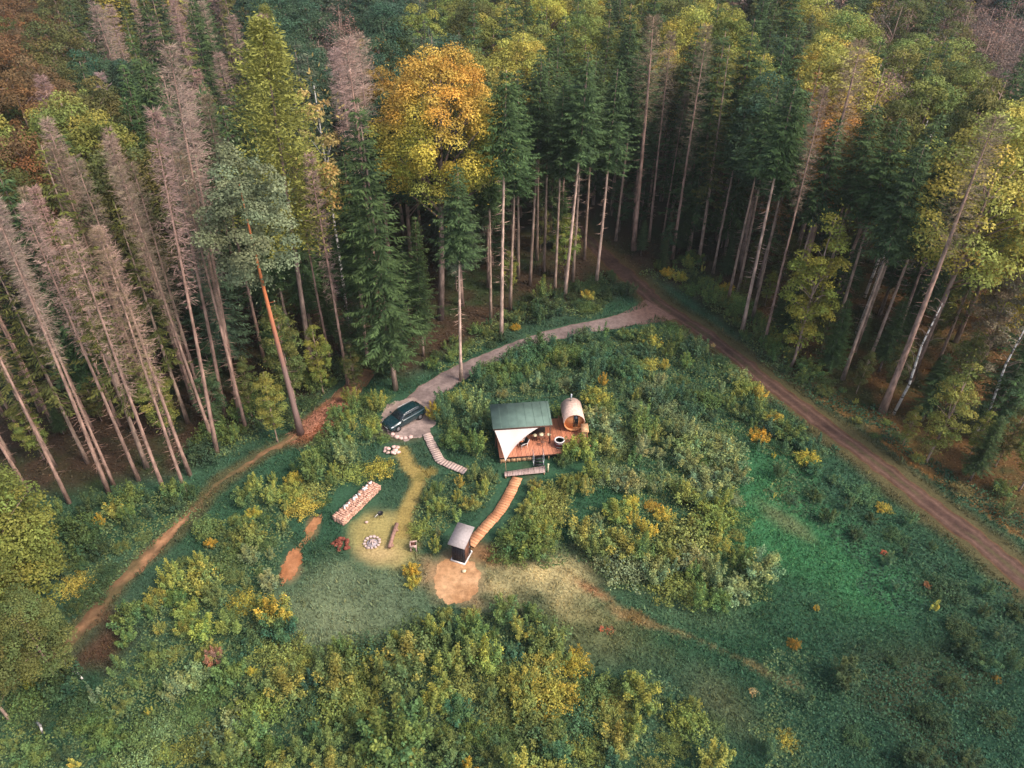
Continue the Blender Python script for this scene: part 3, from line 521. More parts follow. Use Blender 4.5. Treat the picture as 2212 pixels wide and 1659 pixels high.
# explicit front trees: base u, v, crown-top v or None with H, kind, colour, look, noun, width
EXPL = [
 # left stand of dying spruces
 (150, 1087, None, 27, 'dea', C_BRN, 'brown bare', 'dead spruce'), (235, 1065, None, 27, 'dea', C_PINK, 'pinkish bare', 'dead spruce'), (246, 1048, None, 24, 'dea', C_BRN, 'brown bare', 'dead spruce'),
 (300, 1038, 445, 0, 'dea', C_PINK, 'pinkish bare', 'dead spruce'), (318, 1011, 470, 0, 'spt', C_OLV, 'thin olive', 'spruce'), (357, 1067, 470, 0, 'dea', C_PINK, 'pinkish bare', 'dead spruce'),
 (400, 1062, 490, 0, 'dea', C_BRN, 'brown bare', 'dead spruce'), (411, 1028, 480, 0, 'dea', C_PINK, 'pinkish bare', 'dead spruce'), (369, 909, 330, 0, 'dea', C_BRN, 'brown bare', 'dead spruce'),
 (406, 913, 440, 0, 'spt', C_OLV, 'thin olive', 'spruce'), (418, 872, 300, 0, 'dea', C_PINK, 'pinkish bare', 'dead spruce'), (469, 980, 230, 0, 'dea', C_PINK, 'tall pinkish bare', 'dead spruce'),
 (487, 899, 250, 0, 'dea', C_PINK, 'pinkish bare', 'dead spruce'), (521, 909, 100, 0, 'dea', C_PINK, 'tall pinkish bare', 'dead spruce'), (510, 860, 180, 0, 'dea', C_PINK, 'pinkish bare', 'dead spruce'),
 (572, 784, 200, 0, 'dea', C_BRN, 'brown bare', 'dead spruce'), (-60, 1010, None, 28, 'dea', C_PINK, 'pinkish bare', 'dead spruce'), (60, 1060, None, 26, 'dea', C_BRN, 'brown bare', 'dead spruce'), (-20, 1120, None, 27, 'dea', C_PINK, 'pinkish bare', 'dead spruce'),
 (90, 960, None, 25, 'dea', C_BRN, 'brown bare', 'dead spruce'), (200, 930, None, 27, 'dea', C_PINK, 'pinkish bare', 'dead spruce'), (280, 900, None, 27, 'spt', C_OLV, 'thin olive', 'spruce'), (10, 900, None, 26, 'dea', C_PINK, 'pinkish bare', 'dead spruce'),
 (150, 850, None, 28, 'dea', C_BRN, 'brown bare', 'dead spruce'), (120, 1010, None, 22, 'spt', C_OLV, 'thin olive', 'spruce'), (190, 1000, None, 21, 'spt', C_OLV, 'thin olive', 'spruce'), (30, 1000, None, 20, 'spt', C_OLV, 'thin olive', 'spruce'),
 # middle left
 (715, 790, 330, 0, 'dea', C_BRN, 'brown bare', 'dead spruce'), (752, 830, 330, 0, 'dea', C_PINK, 'pinkish bare', 'dead spruce'), (822, 700, 85, 0, 'deb', C_PINK, 'tall pinkish bare', 'dead spruce'),
 (855, 842, 215, 0, 'spf', C_SPR, 'broad dark green', 'spruce'), (795, 785, 330, 0, 'spr', C_SPR, 'full-skirted dark green', 'spruce'), (915, 770, 470, 0, 'spf', C_SPR, 'full-skirted dark green', 'spruce'), (640, 790, 380, 0, 'spr', C_SPR, 'dark green', 'spruce'),
 # centre: tall straight trunks
 (996, 822, 360, 0, 'sph', C_SPR, 'pale-trunked dark green', 'spruce'), (1083, 733, 150, 0, 'sph', C_SPR, 'pale-trunked dark green', 'spruce'), (1102, 670, 190, 0, 'sph', C_SPR, 'dark green', 'spruce'),
 (1145, 615, 130, 0, 'sph', C_SPR, 'dark green', 'spruce'), (1175, 585, 120, 0, 'sph', C_SPR, 'dark green', 'spruce'), (1198, 638, 190, 0, 'sph', C_SPR, 'dark green', 'spruce'), (1220, 641, 110, 0, 'sph', C_SPR, 'pale-trunked dark green', 'spruce'),
 (1237, 608, 140, 0, 'sph', C_SPR, 'dark green', 'spruce'), (1288, 612, 140, 0, 'sph', C_SPR, 'pale-trunked dark green', 'spruce'), (1368, 540, 35, 0, 'deb', C_BRN, 'tall grey-brown bare', 'dead spruce'), (1402, 522, 70, 0, 'dea', C_BRN, 'grey-brown bare', 'dead spruce'),
 (1430, 520, 200, 0, 'dea', C_BRN, 'grey-brown bare', 'dead spruce'), (1452, 560, 50, 0, 'dea', C_BRN, 'grey-brown bare', 'dead spruce'), (1508, 572, 100, 0, 'spt', C_OLV, 'thin olive', 'spruce'), (1572, 652, 210, 0, 'sph', C_SPR, 'dark green', 'spruce'),
 (1592, 640, 190, 0, 'sph', C_SPR, 'dark green', 'spruce'), (1603, 715, 170, 0, 'sph', C_SPR, 'pale-trunked dark green', 'spruce'), (1650, 745, 190, 0, 'dea', C_BRN, 'brown bare', 'dead spruce'), (1712, 680, 90, 0, 'deb', C_BRN, 'tall brown bare', 'dead spruce'),
 (1750, 718, 230, 0, 'sph', C_SPR, 'dark green', 'spruce'), (1820, 820, 300, 0, 'sph', C_SPR, 'dark green', 'spruce'), (1845, 760, 250, 0, 'sph', C_SPR, 'dark green', 'spruce'), (1905, 890, 260, 0, 'deb', C_BRN, 'thick-trunked brown bare', 'dead spruce'),
 (1960, 700, 300, 0, 'spf', C_SPR, 'full-skirted dark green', 'spruce'), (1900, 680, 300, 0, 'spf', C_SPR, 'full-skirted dark green', 'spruce'), (1640, 560, 190, 0, 'spf', C_SPR, 'full-skirted dark green', 'spruce'), (2020, 800, 420, 0, 'spt', C_OLV, 'thin olive', 'spruce'),
 (1120, 600, 150, 0, 'sph', C_SPR, 'dark green', 'spruce'), (1160, 560, 110, 0, 'sph', C_SPR, 'dark green', 'spruce'), (1262, 560, 120, 0, 'sph', C_SPR, 'dark green', 'spruce'), (1330, 520, 120, 0, 'sph', C_SPR, 'dark green', 'spruce'), (1480, 520, 120, 0, 'sph', C_SPR, 'dark green', 'spruce'), (1540, 590, 200, 0, 'sph', C_SPR, 'dark green', 'spruce'), (1625, 690, 200, 0, 'sph', C_SPR, 'dark green', 'spruce'), (1688, 720, 260, 0, 'sph', C_SPR, 'dark green', 'spruce'), (1790, 760, 260, 0, 'sph', C_SPR, 'dark green', 'spruce'), (1060, 690, 260, 0, 'sph', C_SPR, 'dark green', 'spruce'), (1870, 800, 300, 0, 'sph', C_SPR, 'dark green', 'spruce'),
 # leafy trees on the right
 (1708, 792, 440, 0, 'nar', (.27, .27, .05), 'bright yellow-green', 'young tree'), (1725, 760, 560, 0, 'nar', C_YG, 'slim yellow-green', 'young tree'), (2000, 1000, 770, 0, 'nar', C_YG, 'olive-yellow', 'young tree'), (2035, 900, 700, 0, 'nar', C_OLV, 'olive', 'young tree'),
 (2080, 850, 560, 0, 'nar', C_BRN, 'tan-brown thinning', 'young tree'), (2120, 780, 430, 0, 'nar', (.42, .34, .07), 'golden-yellow', 'young tree'), (2200, 1060, 860, 0, 'nar', C_YG, 'yellow-green', 'young tree'), (2160, 760, 330, 0, 'brd', C_OLV, 'olive-green', 'broadleaf tree'), (2230, 840, 420, 0, 'brd', C_YG, 'yellow-green', 'broadleaf tree'),
 (1950, 960, 870, 0, 'nar', C_YG, 'small yellow-green', 'young tree'), (2150, 1010, 870, 0, 'nar', C_OLV, 'small olive', 'young tree'), (2095, 985, 880, 0, 'nar', C_YG, 'small yellow-green', 'young tree'), (1850, 850, 750, 0, 'nar', C_OLV, 'small olive', 'young tree'), (2212, 930, 700, 0, 'nar', C_YG, 'yellow-green', 'young tree'), (1600, 650, 590, 0, 'nar', C_OLV, 'small olive', 'young tree'),
 # leafy trees on the left
 (112, 1347, 1030, 0, 'wid', (.20, .21, .045), 'bright yellow-green', 'young tree'), (40, 1430, 1120, 0, 'wid', (.17, .18, .045), 'yellow-green', 'young tree'), (0, 1290, 960, 0, 'wid', C_YG, 'yellow-green', 'young tree'), (60, 1240, 1000, 0, 'wid', C_OLV, 'olive-green', 'young tree'), (130, 1480, 1290, 0, 'wid', C_OLV, 'olive-green', 'young tree'), (20, 1560, 1330, 0, 'wid', C_OLV, 'olive-green', 'young tree'),
 (600, 955, 790, 0, 'nar', C_YG, 'leafy green', 'young tree'), (545, 900, 760, 0, 'nar', C_OLV, 'olive-green', 'young tree'), (700, 850, 690, 0, 'nar', C_YG, 'yellow-green', 'young tree'), (770, 850, 740, 0, 'nar', C_OLV, 'olive', 'young tree'), (640, 880, 640, 0, 'nar', C_OLV, 'olive-green', 'young tree'),
]
LEAN = {(521, 909): 365, (469, 980): 330, (487, 899): 360, (510, 860): 400, (1368, 540): 1412, (1288, 612): 1338, (400, 1062): 205, (235, 1065): -15, (996, 822): 986}
def lean(o, x, y, H, ut):
    lo, hi = -12., 12.
    for _ in range(40):
        m = (lo + hi) / 2
        if proj(x + m, y, H)[0] < ut: lo = m
        else: hi = m
    o.rotation_mode = 'XYZ'; o.rotation_euler = (0, math.atan2(lo, H), 0)
brng = random.Random(77)
for _ in range(16):
    EXPL.insert(0, (brng.uniform(40, 540), brng.uniform(830, 960), None, brng.uniform(24, 28), 'dea', C_PINK if brng.random() < .6 else C_BRN, 'slim bare', 'dead spruce'))
used = []
PALE = (2.7, 2.6, 2.5)
for bu, bv, tv, H, kind, col, look, noun in EXPL:
    p = P(bu, bv); H = H or height_for(p.x, p.y, tv) - float(hgt(p.x, p.y)); used.append((p.x, p.y))
    tc = PALE if 'pale-trunked' in look else {'dead spruce': (1.7, 1.5, 1.42)}.get(noun, (1.6, 1.55, 1.45))
    wd = 1.1 if kind == 'nar' else random.uniform(.7, .9) if kind == 'dea' else 1.0
    to = tree(kind, p.x, p.y, H, jit(col, .1), look, noun, tcol=tc, wide=wd)
    if (bu, bv) in LEAN: lean(to, p.x, p.y, H, LEAN[bu, bv])
def special(kind, bu, bv, tv, col, label, wide=1.0, tcol=(1, 1, 1), ut=None):
    p = P(bu, bv); used.append((p.x, p.y)); o = tree(kind, p.x, p.y, height_for(p.x, p.y, tv), col, '', 'tree', wide=wide, tcol=tcol, label=label)
    if ut is not None: lean(o, p.x, p.y, height_for(p.x, p.y, tv), ut)
    return o
special('mapl', 952, 690, 100, (.56, .40, .07), 'big round orange-gold maple crown standing above the dark spruces', ut=952, wide=1.0)
special('pin', 650, 938, 295, (.19, .22, .12), 'pine with orange-red bare trunk and blue-green crown beside the forest track', ut=492)
special('lar', 676, 815, 45, (.27, .27, .065), 'tall broad olive-yellow larch behind the orange-trunked pine', 1.1, ut=560)
special('bir', 752, 700, 140, (.45, .33, .12), 'pale golden birch crown touching the right side of the olive larch', .9)

# random trees filling the forest behind the front rows
def forest_fill():
    pts = []; tries = 0; rng = random.Random(11); ux = np.array([p[0] for p in used]); uy = np.array([p[1] for p in used]); px = []; py = []
    out = []
    while tries < 26000:
        tries += 1
        y = rng.uniform(40, 200); x = rng.uniform(-1, 1) * (y * .78 + 22)
        if not inpoly(x, y, FOREST_POLY): continue
        de = float(polyline_dist(np.array(x), np.array(y), wEDGE))
        if de < 9: continue
        if float(polyline_dist(np.array(x), np.array(y), wROAD)) < 4: continue
        md = 4.6 if y < 110 else 5.4
        if np.min(np.hypot(ux - x, uy - y)) < 3.6: continue
        if px and np.min(np.hypot(np.array(px) - x, np.array(py) - y)) < md: continue
        H = rng.uniform(23, 30) ; u, v, f = proj(x, y, H * .85)
        if u < -160 or u > 2370: continue
        ub, vb, _ = proj(x, y, H)
        if proj(x, y, 3)[1] < -40: continue
        px.append(x); py.append(y); out.append((x, y, H, float(ub), float(vb), de))
    return out, rng
FILL, frng = forest_fill()
far = []; n_ind = 0
SA = np.array([(s[0], s[1]) for s in SEEDS], float)
for x, y, H, u, v, de in FILL:
    if y > 165: far.append((x, y, H, u, v)); continue
    d = np.hypot(SA[:, 0] - np.clip(u, 0, 2212) + frng.gauss(0, 18), (SA[:, 1] - max(0, v)) * 1.1 + frng.gauss(0, 18)); pal = PAL[SEEDS[int(np.argmin(d))][2]]
    tot = sum(q[4] for q in pal); r = frng.random() * tot
    for q in pal:
        r -= q[4]
        if r <= 0: break
    kind, col, look, noun, _ = q
    if kind in ('brd', 'bar', 'bir'): H *= .93
    tree(kind, x, y, H, jit(col, .16), look, noun, wide=frng.uniform(.9, 1.15), tcol=(1.45, 1.35, 1.3)); n_ind += 1
# saplings and small spruces growing under and between the big trunks
urng = random.Random(31); k = 0; up_ = []
while k < 120:
    y = urng.uniform(42, 118); x = urng.uniform(-1, 1) * (y * .76 + 8)
    if not inpoly(x, y, FOREST_POLY): continue
    de = float(polyline_dist(np.array(x), np.array(y), wEDGE))
    if not 2.5 < de < 34 or float(polyline_dist(np.array(x), np.array(y), wROAD)) < 3.4: continue
    if float(np.min(np.hypot(np.array([q[0] for q in used]) - x, np.array([q[1] for q in used]) - y))) < 1.3: continue
    if up_ and min((x - a) ** 2 + (y - b_) ** 2 for a, b_ in up_) < 9: continue
    up_.append((x, y)); k += 1; q = urng.random(); rgt = x > 22
    if rgt and y < 70 and urng.random() < .5: k -= 1; continue
    if q < .35: tree('spf', x, y, urng.uniform(4, 10), jit(C_SPR), 'small dark green', 'spruce', wide=1.5, tcol=(1, 1, 1))
    elif q < (.6 if rgt else .85): tree('nar', x, y, urng.uniform(5, 11), jit((.055, .095, .04)), 'small dark green', 'young tree', wide=1.3)
    else: tree('nar', x, y, urng.uniform(5, 11), jit(C_OLV if q < .93 else C_YG), 'small olive', 'young tree', wide=1.3)
# the wood beyond, too far off to count: one mass
def mesh_arrays(me):
    n = len(me.vertices); v = np.empty(n * 3, np.float32); me.vertices.foreach_get('co', v); c = np.empty(n * 4, np.float32); me.color_attributes['tint'].data.foreach_get('color', c); return v.reshape(-1, 3), c.reshape(-1, 4)[:, :3]
fb = MB(); cache = {}
rr = random.Random(5)
for k in range(260):
    y = rr.uniform(190, 420); x = rr.uniform(-1, 1) * y * .85; far.append((x, y, rr.uniform(22, 29), 0, 0))
for x, y, H, u, v in far:
    i = rr.randrange(5); 
    if i not in cache: cache[i] = mesh_arrays((BRD[i] if i < 3 else SPF[i - 3])[0])
    V, T = cache[i]; s = H / (24 if i < 3 else 28); k = len(V) // 4; sel = np.arange(0, k, 3)
    Vq = V.reshape(k, 4, 3)[sel]; c = Vq.mean(1, keepdims=True); Vq = c + (Vq - c) * 1.8; col = np.array(rr.choice([C_OLV, C_YG, C_SPR, C_PUR, C_YEL, C_SPB]))
    n = len(sel); fb.q.append(np.arange(4 * n).reshape(n, 4) + fb.n); fb.v.append(Vq.reshape(-1, 3) * s + [x, y, float(hgt(x, y))]); fb.t.append(T.reshape(k, 4, 3)[sel].reshape(-1, 3) * col); fb.n += 4 * n
tag(fb.build('distant_wood', M_LEAF), 'far mixed autumn wood along the top of the photo', 'wood', kind='stuff')

# ------------------------------------------------------------------ shrubs and ground cover
CLEAR = [wGP, wGP2]
def blocked(x, y, m=0.0):
    x = np.asarray(x, float); y = np.asarray(y, float); u, v, f = proj(x, y, 0 * x)
    b = polyline_dist(x, y, wROAD) < 1.9 + m
    b |= polyline_dist(x, y, wLANE) < 1.6 + m
    b |= polyline_dist(x, y, wTRACK) < .75 - .45 * np.exp(-((u - 440) / 70) ** 2) + m
    b |= (polyline_dist(x, y, wGP) < .8 + m)
    b |= polyline_dist(x, y, wBW1) < .8 + m
    b |= polyline_dist(x, y, wBW2) < 1.5 + m
    for cu, cv, ru, rv in ((882, 905, 68, 55), (987, 1245, 62, 66), (818, 1165, 85, 68), (630, 1222, 24, 44), (676, 1135, 16, 30), (992, 1180, 35, 50), (770, 1090, 50, 50), (845, 975, 28, 22)):
        b |= ((u - cu) / ru) ** 2 + ((v - cv) / rv) ** 2 < 1
    lx = (x - cabO[0]) * cax[0] + (y - cabO[1]) * cax[1]; ly = -(x - cabO[0]) * cax[1] + (y - cabO[1]) * cax[0]
    b |= (lx > -.5 - m) & (lx < 9.1 + m) & (ly > -2.4 - m) & (ly < 5.8 + m)
    return b
cabO = P(1079, 989, .8); _q = P(1216.5, 978.5, .8) - cabO; _q.z = 0; _q.normalize(); cax = (_q.x, _q.y); CANG = math.atan2(_q.y, _q.x)
def cabw(lx, ly, z=0): return Vector((cabO.x + lx * cax[0] - ly * cax[1], cabO.y + lx * cax[1] + ly * cax[0], z))
BW1 = [(921, 938), (934, 965), (951, 998), (978, 1009), (1004, 1020)]; BW2 = [(1118, 1034), (1101, 1070), (1079, 1108), (1048, 1142), (1013, 1182)]
wBW1, wBW2 = W2(BW1), W2(BW2)
Y1 = (.38, .34, .08); G1 = (.115, .175, .068); G2 = (.215, .255, .08); G3 = (.07, .14, .08); O1 = (.38, .28, .055); G4 = (.19, .25, .13); B1 = (.17, .15, .07); G5 = (.055, .095, .05)
# region polygon (photo units), spacing m, size range, [(colour, look, weight)]
SREG = [
 ([(935, 885), (1010, 825), (1120, 765), (1300, 730), (1450, 712), (1560, 780), (1690, 880), (1700, 960), (1570, 960), (1480, 900), (1330, 860), (1280, 870), (1200, 850), (1060, 860), (1050, 1000), (1010, 1010), (960, 980), (935, 930)], 1.75, (.8, 1.5), [(G1, 'green', 4), (G3, 'dark blue-green', 3), (G4, 'grey-green', 2), (G2, 'yellow-green', 2), (O1, 'golden', .6)]),
 ([(1280, 870), (1330, 860), (1480, 900), (1570, 960), (1590, 1060), (1600, 1180), (1640, 1240), (1590, 1300), (1510, 1330), (1400, 1270), (1290, 1230), (1240, 1190), (1300, 1110), (1400, 1080), (1330, 1030), (1200, 1060), (1200, 1010), (1240, 990), (1280, 960)], 1.7, (.8, 1.5), [(G4, 'grey-green', 4), (G1, 'green', 2), (G2, 'yellow-green', 3), (Y1, 'yellow', .8), (O1, 'golden', .5)]),
 ([(1590, 900), (1700, 890), (1790, 980), (1720, 1010), (1640, 980)], 1.8, (.8, 1.3), [(G3, 'dark blue-green', 3), (G2, 'yellow-green', 1), (O1, 'golden', .6)]),
 ([(960, 1045), (1075, 1025), (1085, 1070), (1020, 1130), (960, 1190), (910, 1210), (885, 1180), (900, 1110), (935, 1070)], 1.5, (.7, 1.2), [(G1, 'green', 3), (G2, 'yellow-green', 2), (B1, 'brownish', .5)]),
 ([(1115, 1070), (1180, 1050), (1200, 1130), (1190, 1200), (1130, 1210), (1070, 1180), (1060, 1140)], 1.6, (.9, 1.4), [(G1, 'green', 2), (G2, 'yellow-green', 3)]),
 ([(1190, 960), (1330, 950), (1330, 1030), (1250, 1085), (1195, 1045)], 1.6, (.9, 1.5), [(G1, 'green', 2), (G2, 'yellow-green', 3)]),
 ([(840, 1400), (900, 1350), (1020, 1320), (1140, 1340), (1200, 1400), (1270, 1480), (1340, 1490), (1480, 1500), (1550, 1580), (1600, 1700), (500, 1700), (560, 1500), (640, 1430), (720, 1400), (800, 1420)], 1.5, (.75, 1.5), [(G1, 'green', 4), (G2, 'yellow-green', 3), (G3, 'dark blue-green', 2), (Y1, 'yellow', .7), (O1, 'golden', .4)]),
 ([(215, 1500), (260, 1400), (300, 1330), (380, 1230), (470, 1130), (560, 1060), (660, 1000), (740, 960), (800, 940), (790, 1000), (720, 1080), (660, 1100), (620, 1150), (590, 1230), (600, 1320), (640, 1420), (560, 1500), (500, 1700), (150, 1700)], 1.6, (.7, 1.35), [(G4, 'grey-green', 2), (G1, 'green', 3), (G2, 'yellow-green', 3), (G3, 'dark blue-green', 2), (Y1, 'yellow', .5), (B1, 'brownish', .4)]),
 ([(-60, 1450), (60, 1470), (180, 1480), (160, 1700), (-80, 1700)], 1.8, (.9, 1.5), [(G5, 'dark green', 3), (G1, 'green', 2)]),
 ([(130, 1100), (420, 1070), (430, 1090), (360, 1150), (270, 1230), (190, 1310), (150, 1330), (120, 1200)], 1.6, (.8, 1.5), [(G5, 'dark green', 4), (G1, 'green', 2), (G2, 'yellow-green', 1)]),
 ([(660, 960), (760, 870), (850, 860), (825, 930), (840, 960), (760, 950)], 1.5, (.7, 1.2), [(G1, 'green', 2), (G2, 'yellow-green', 2), (Y1, 'yellow', .6)]),
 ([(1660, 1010), (1800, 1020), (1990, 1150), (2212, 1330), (2260, 1500), (2080, 1420), (1950, 1290), (1830, 1180), (1700, 1090)], 2.3, (.7, 1.2), [(G3, 'dark blue-green', 3), (G5, 'dark green', 3), (G4, 'grey-green', 1)]),
 ([(1740, 1440), (2212, 1420), (2260, 1700), (1640, 1700)], 3.4, (.6, 1.1), [(G5, 'dark green', 3), (G3, 'dark blue-green', 1), (B1, 'brownish', .4)]),
 # forest edge bushes
 ([(930, 810), (1010, 770), (1090, 735), (1180, 690), (1290, 670), (1370, 640), (1330, 590), (1180, 650), (1060, 700), (940, 760)], 1.8, (.7, 1.3), [(G5, 'dark green', 3), (G1, 'green', 2), (Y1, 'yellow', .4)]),
 ([(1400, 590), (1470, 610), (1600, 730), (1720, 830), (1800, 880), (1800, 840), (1680, 740), (1560, 620), (1480, 560)], 1.8, (.7, 1.4), [(G5, 'dark green', 2), (G1, 'green', 3), (G2, 'yellow-green', 1)]),
 ([(1800, 880), (1900, 950), (2080, 1070), (2212, 1160), (2212, 1100), (2050, 1000), (1900, 900), (1820, 840)], 2.6, (.5, 1.0), [(G2, 'yellow-green', 2), (G1, 'green', 1), (B1, 'brownish', 1)]),
 ([(420, 1010), (560, 930), (640, 900), (760, 800), (860, 820), (800, 740), (640, 820), (480, 920)], 1.7, (.8, 1.5), [(G5, 'dark green', 3), (G1, 'green', 2), (G2, 'yellow-green', 1)]),
]
srng = random.Random(3); shr = []
for poly, md, (s0, s1), cols in SREG:
    md *= .88
    us = [p[0] for p in poly]; vs = [p[1] for p in poly]; loc = []
    wp = W2(poly); xs_ = [p[0] for p in wp]; ys_ = [p[1] for p in wp]
    for _ in range(5000):
        x = srng.uniform(min(xs_), max(xs_)); y = srng.uniform(min(ys_), max(ys_))
        if not inpoly(x, y, wp): continue
        if loc and min((x - a) ** 2 + (y - b_) ** 2 for a, b_ in loc) < md * md: continue
        if any((x - q[0]) ** 2 + (y - q[1]) ** 2 < 1.2 for q in shr): continue
        sz = srng.uniform(s0 * .7, s1) * (1.35 if srng.random() < .15 else 1)
        if blocked(x, y, sz * .55): continue
        loc.append((x, y)); tot = sum(c[2] for c in cols); r = (.55 * min(.999, max(0, (float(fbm(x, y, 6, 90)) - .25) / .5)) + .45 * srng.random()) * tot * .999
        for c in cols:
            r -= c[2]
            if r <= 0: break
        if srng.random() < .06: c = srng.choice([(Y1, "yellow"), (Y1, "yellow"), (Y1, "yellow"), (O1, 'golden')]); sz *= .8
        shr.append((x, y, sz, c[0], c[1]))
def apparent(s):
    u, v, f = proj(s[0], s[1], .6)
    return s[2] / f if (-10 < u < 2222 and -10 < v < 1680) else 0
shr.sort(key=apparent, reverse=True)
LONE = [(1240, 1438, 1.0, O1, 'bright golden'), (1298, 1362, .3, (.40, .15, .10), 'pinkish-orange'), (1318, 1362, .28, (.40, .15, .10), 'pinkish-orange'), (890, 1240, .75, O1, 'golden'), (893, 1262, .7, Y1, 'yellow'), (818, 1018, 1.0, Y1, 'yellow'), (1715, 1395, .45, (.22, .17, .04), 'ochre'), (1908, 1197, .28, (.45, .14, .10), 'reddish'), (2000, 1268, .28, (.45, .25, .15), 'pale orange'), (1762, 1320, .3, O1, 'golden'), (1700, 1602, .5, Y1, 'yellow'), (1628, 1498, .28, (.5, .4, .22), 'cream'), (468, 1432, .9, (.26, .14, .12), 'pinkish-brown'), (1670, 990, .5, O1, 'golden'), (940, 905, .9, (.36, .32, .05), 'bright yellow'), (598, 1345, 1.2, Y1, 'yellow'), (1672, 1075, .35, Y1, 'yellow'), (2150, 1470, .35, (.3, .2, .05), 'ochre'), (1370, 1335, .5, (.22, .17, .07), 'tawny'), (1540, 750, .35, (.5, .4, .25), 'cream')]
def shrub(x, y, sz, col, look, noun='bush', grp='bushes of the clearing'):
    o = part('bush', SHR[srng.randrange(len(SHR))].copy() if False else SHR[srng.randrange(len(SHR))], None, jit(col, .15)); o.location = (x, y, float(hgt(x, y)) - .04); o.rotation_euler = (srng.gauss(0, .08), srng.gauss(0, .08), srng.uniform(0, 6.28))
    o.scale = (sz, sz, sz * srng.uniform(.8, 1.25)); tag(o, None, 'bush', grp); u, v, f = proj(x, y, sz * .5); PENDING.append((o, look, noun, float(u), float(v))); return o
for u, v, sz, col, look in LONE:
    p = P(u, v); shrub(p.x, p.y, sz, col, look, grp='lone small bushes in the grass')
for lx, ly, sz, col, look in ((6.95, .15, 1.15, G2, 'yellow-green'), (7.9, .05, 1.2, G2, 'yellow-green'), (8.9, .6, 1.2, G1, 'green'), (7.2, 1.1, .55, Y1, 'bright yellow'), (9.5, 1.8, 1.1, G1, 'green'), (9.7, 3.3, 1.1, G3, 'dark blue-green'), (9.5, 4.8, 1.2, G4, 'grey-green'), (7.4, 6.5, 1.2, G2, 'yellow-green'), (5.9, -.9, .9, G1, 'green')):
    p = cabw(lx, ly); shrub(p.x, p.y, sz, col, look)
NB = 291 - len(LONE)
for s in shr[:NB]: shrub(*s)
tb = MB(); scache = {}
for x, y, sz, col, look in shr[NB:]:
    if not apparent((x, y, sz)): continue
    i = srng.randrange(len(SHR))
    if i not in scache: scache[i] = mesh_arrays(SHR[i])
    V, T = scache[i]; a = srng.uniform(0, 6.28); Rz = np.array([[math.cos(a), math.sin(a), 0], [-math.sin(a), math.cos(a), 0], [0, 0, 1]])
    n = len(V) // 4; tb.q.append(np.arange(4 * n).reshape(n, 4) + tb.n); tb.v.append(V @ Rz * sz + [x, y, float(hgt(x, y))]); tb.t.append(T * np.array(jit(col, .15))); tb.n += 4 * n
tag(tb.build('thicket', M_LEAF), 'smaller bushes filling the thickets of the clearing and forest edge', 'bushes', kind='stuff')

def scatter(name, label, n, region, size, col, kind='weed', cat='ground cover', seed=1, tall=.55):
    """low plants: n leaf faces in world rectangle, thinned by region(x, y)"""
    rng = np.random.default_rng(seed); x0, x1, y0, y1 = -62, 62, 19, 100; y = rng.uniform(y0 ** .7, y1 ** .7, n) ** (1 / .7) ; x = rng.uniform(-1, 1, n) * (y * .74 + 18)
    k = region(x, y); x = x[k]; y = y[k]; n = len(x); c = col(x, y)
    f = proj(x, y, 0 * x)[2]; s = size * (f / 60) ** .6 * rng.uniform(.6, 1.5, n)
    if kind == 'grass':
        d = unit(np.stack([rng.normal(0, .35, n), rng.normal(0, .35, n), np.ones(n)], 1)) ; a = rng.uniform(0, 6.28, n); wv = np.stack([np.cos(a), np.sin(a), 0 * a], 1)
        p = np.stack([x, y, hgt(x, y)], 1) + d * s[:, None] * .9; D_ = d * s[:, None]; W_ = wv * (s * .22)[:, None]
    else:
        nr = unit(rng.normal(0, .6, (n, 3)) + [0, 0, .8]); a_ = unit(np.cross(nr, rvec(n, rng))); W_ = np.cross(nr, a_) * (s * .65)[:, None]; D_ = a_ * s[:, None]
        cl = fbm(x, y, 1.6, 31); hh = np.clip((cl - .3) * 1.6, .05, 1) * tall; p = np.stack([x, y, hgt(x, y) + .03 + hh * rng.uniform(.1, 1, n)], 1)
    b = MB(); b.quads(p, D_, W_, c * rng.uniform(.6, 1.5, (n, 1)) * (1 + rng.uniform(-.15, .15, (n, 1)) * np.array([1, 0, -1]))); return tag(b.build(name, M_LEAF), label, cat, kind='stuff')
def notpath(x, y): return ~blocked(x, y, -.25)
inF = lambda x, y: inpoly(x, y, FOREST_POLY)
def thick(x, y):
    r = np.zeros(x.shape, bool)
    xn = x + (fbm(x, y, 5, 61) - .5) * 7; yn = y + (fbm(x, y, 5, 77) - .5) * 7
    for poly, *_ in SREG: r |= inpoly(xn, yn, W2(poly))
    return r
def weedcol(x, y):
    n = (.55 * fbm(x, y, 2.4, 40) + .45 * fbm(x, y, .6, 44))[:, None]; u, v, f = proj(x, y, 0 * x); k = np.maximum(sm(1600, 1800, u) , 0)[:, None]; n = np.clip((n - .5) * 1.8 + .5, 0, 1); a = np.array(G3) * .8; b_ = np.array(G2) * .95; g = a * (1 - n) + b_ * n; d = np.array([.028, .080, .045]) * (1 - n) + np.array([.050, .105, .052]) * n; return g * (1 - k) + d * k
scatter('undergrowth', 'low leafy weeds and brambles between the bushes', 520000, lambda x, y: thick(x, y) & notpath(x, y), .085, weedcol, seed=4, tall=.9)
scatter('meadow_grass', 'short green meadow grass of the clearing', 420000, lambda x, y: ~inF(x, y) & notpath(x, y) & ~thick(x, y), .12, lambda x, y: ground_colour(x, y) * 1.35, 'grass', 'grass', seed=5)
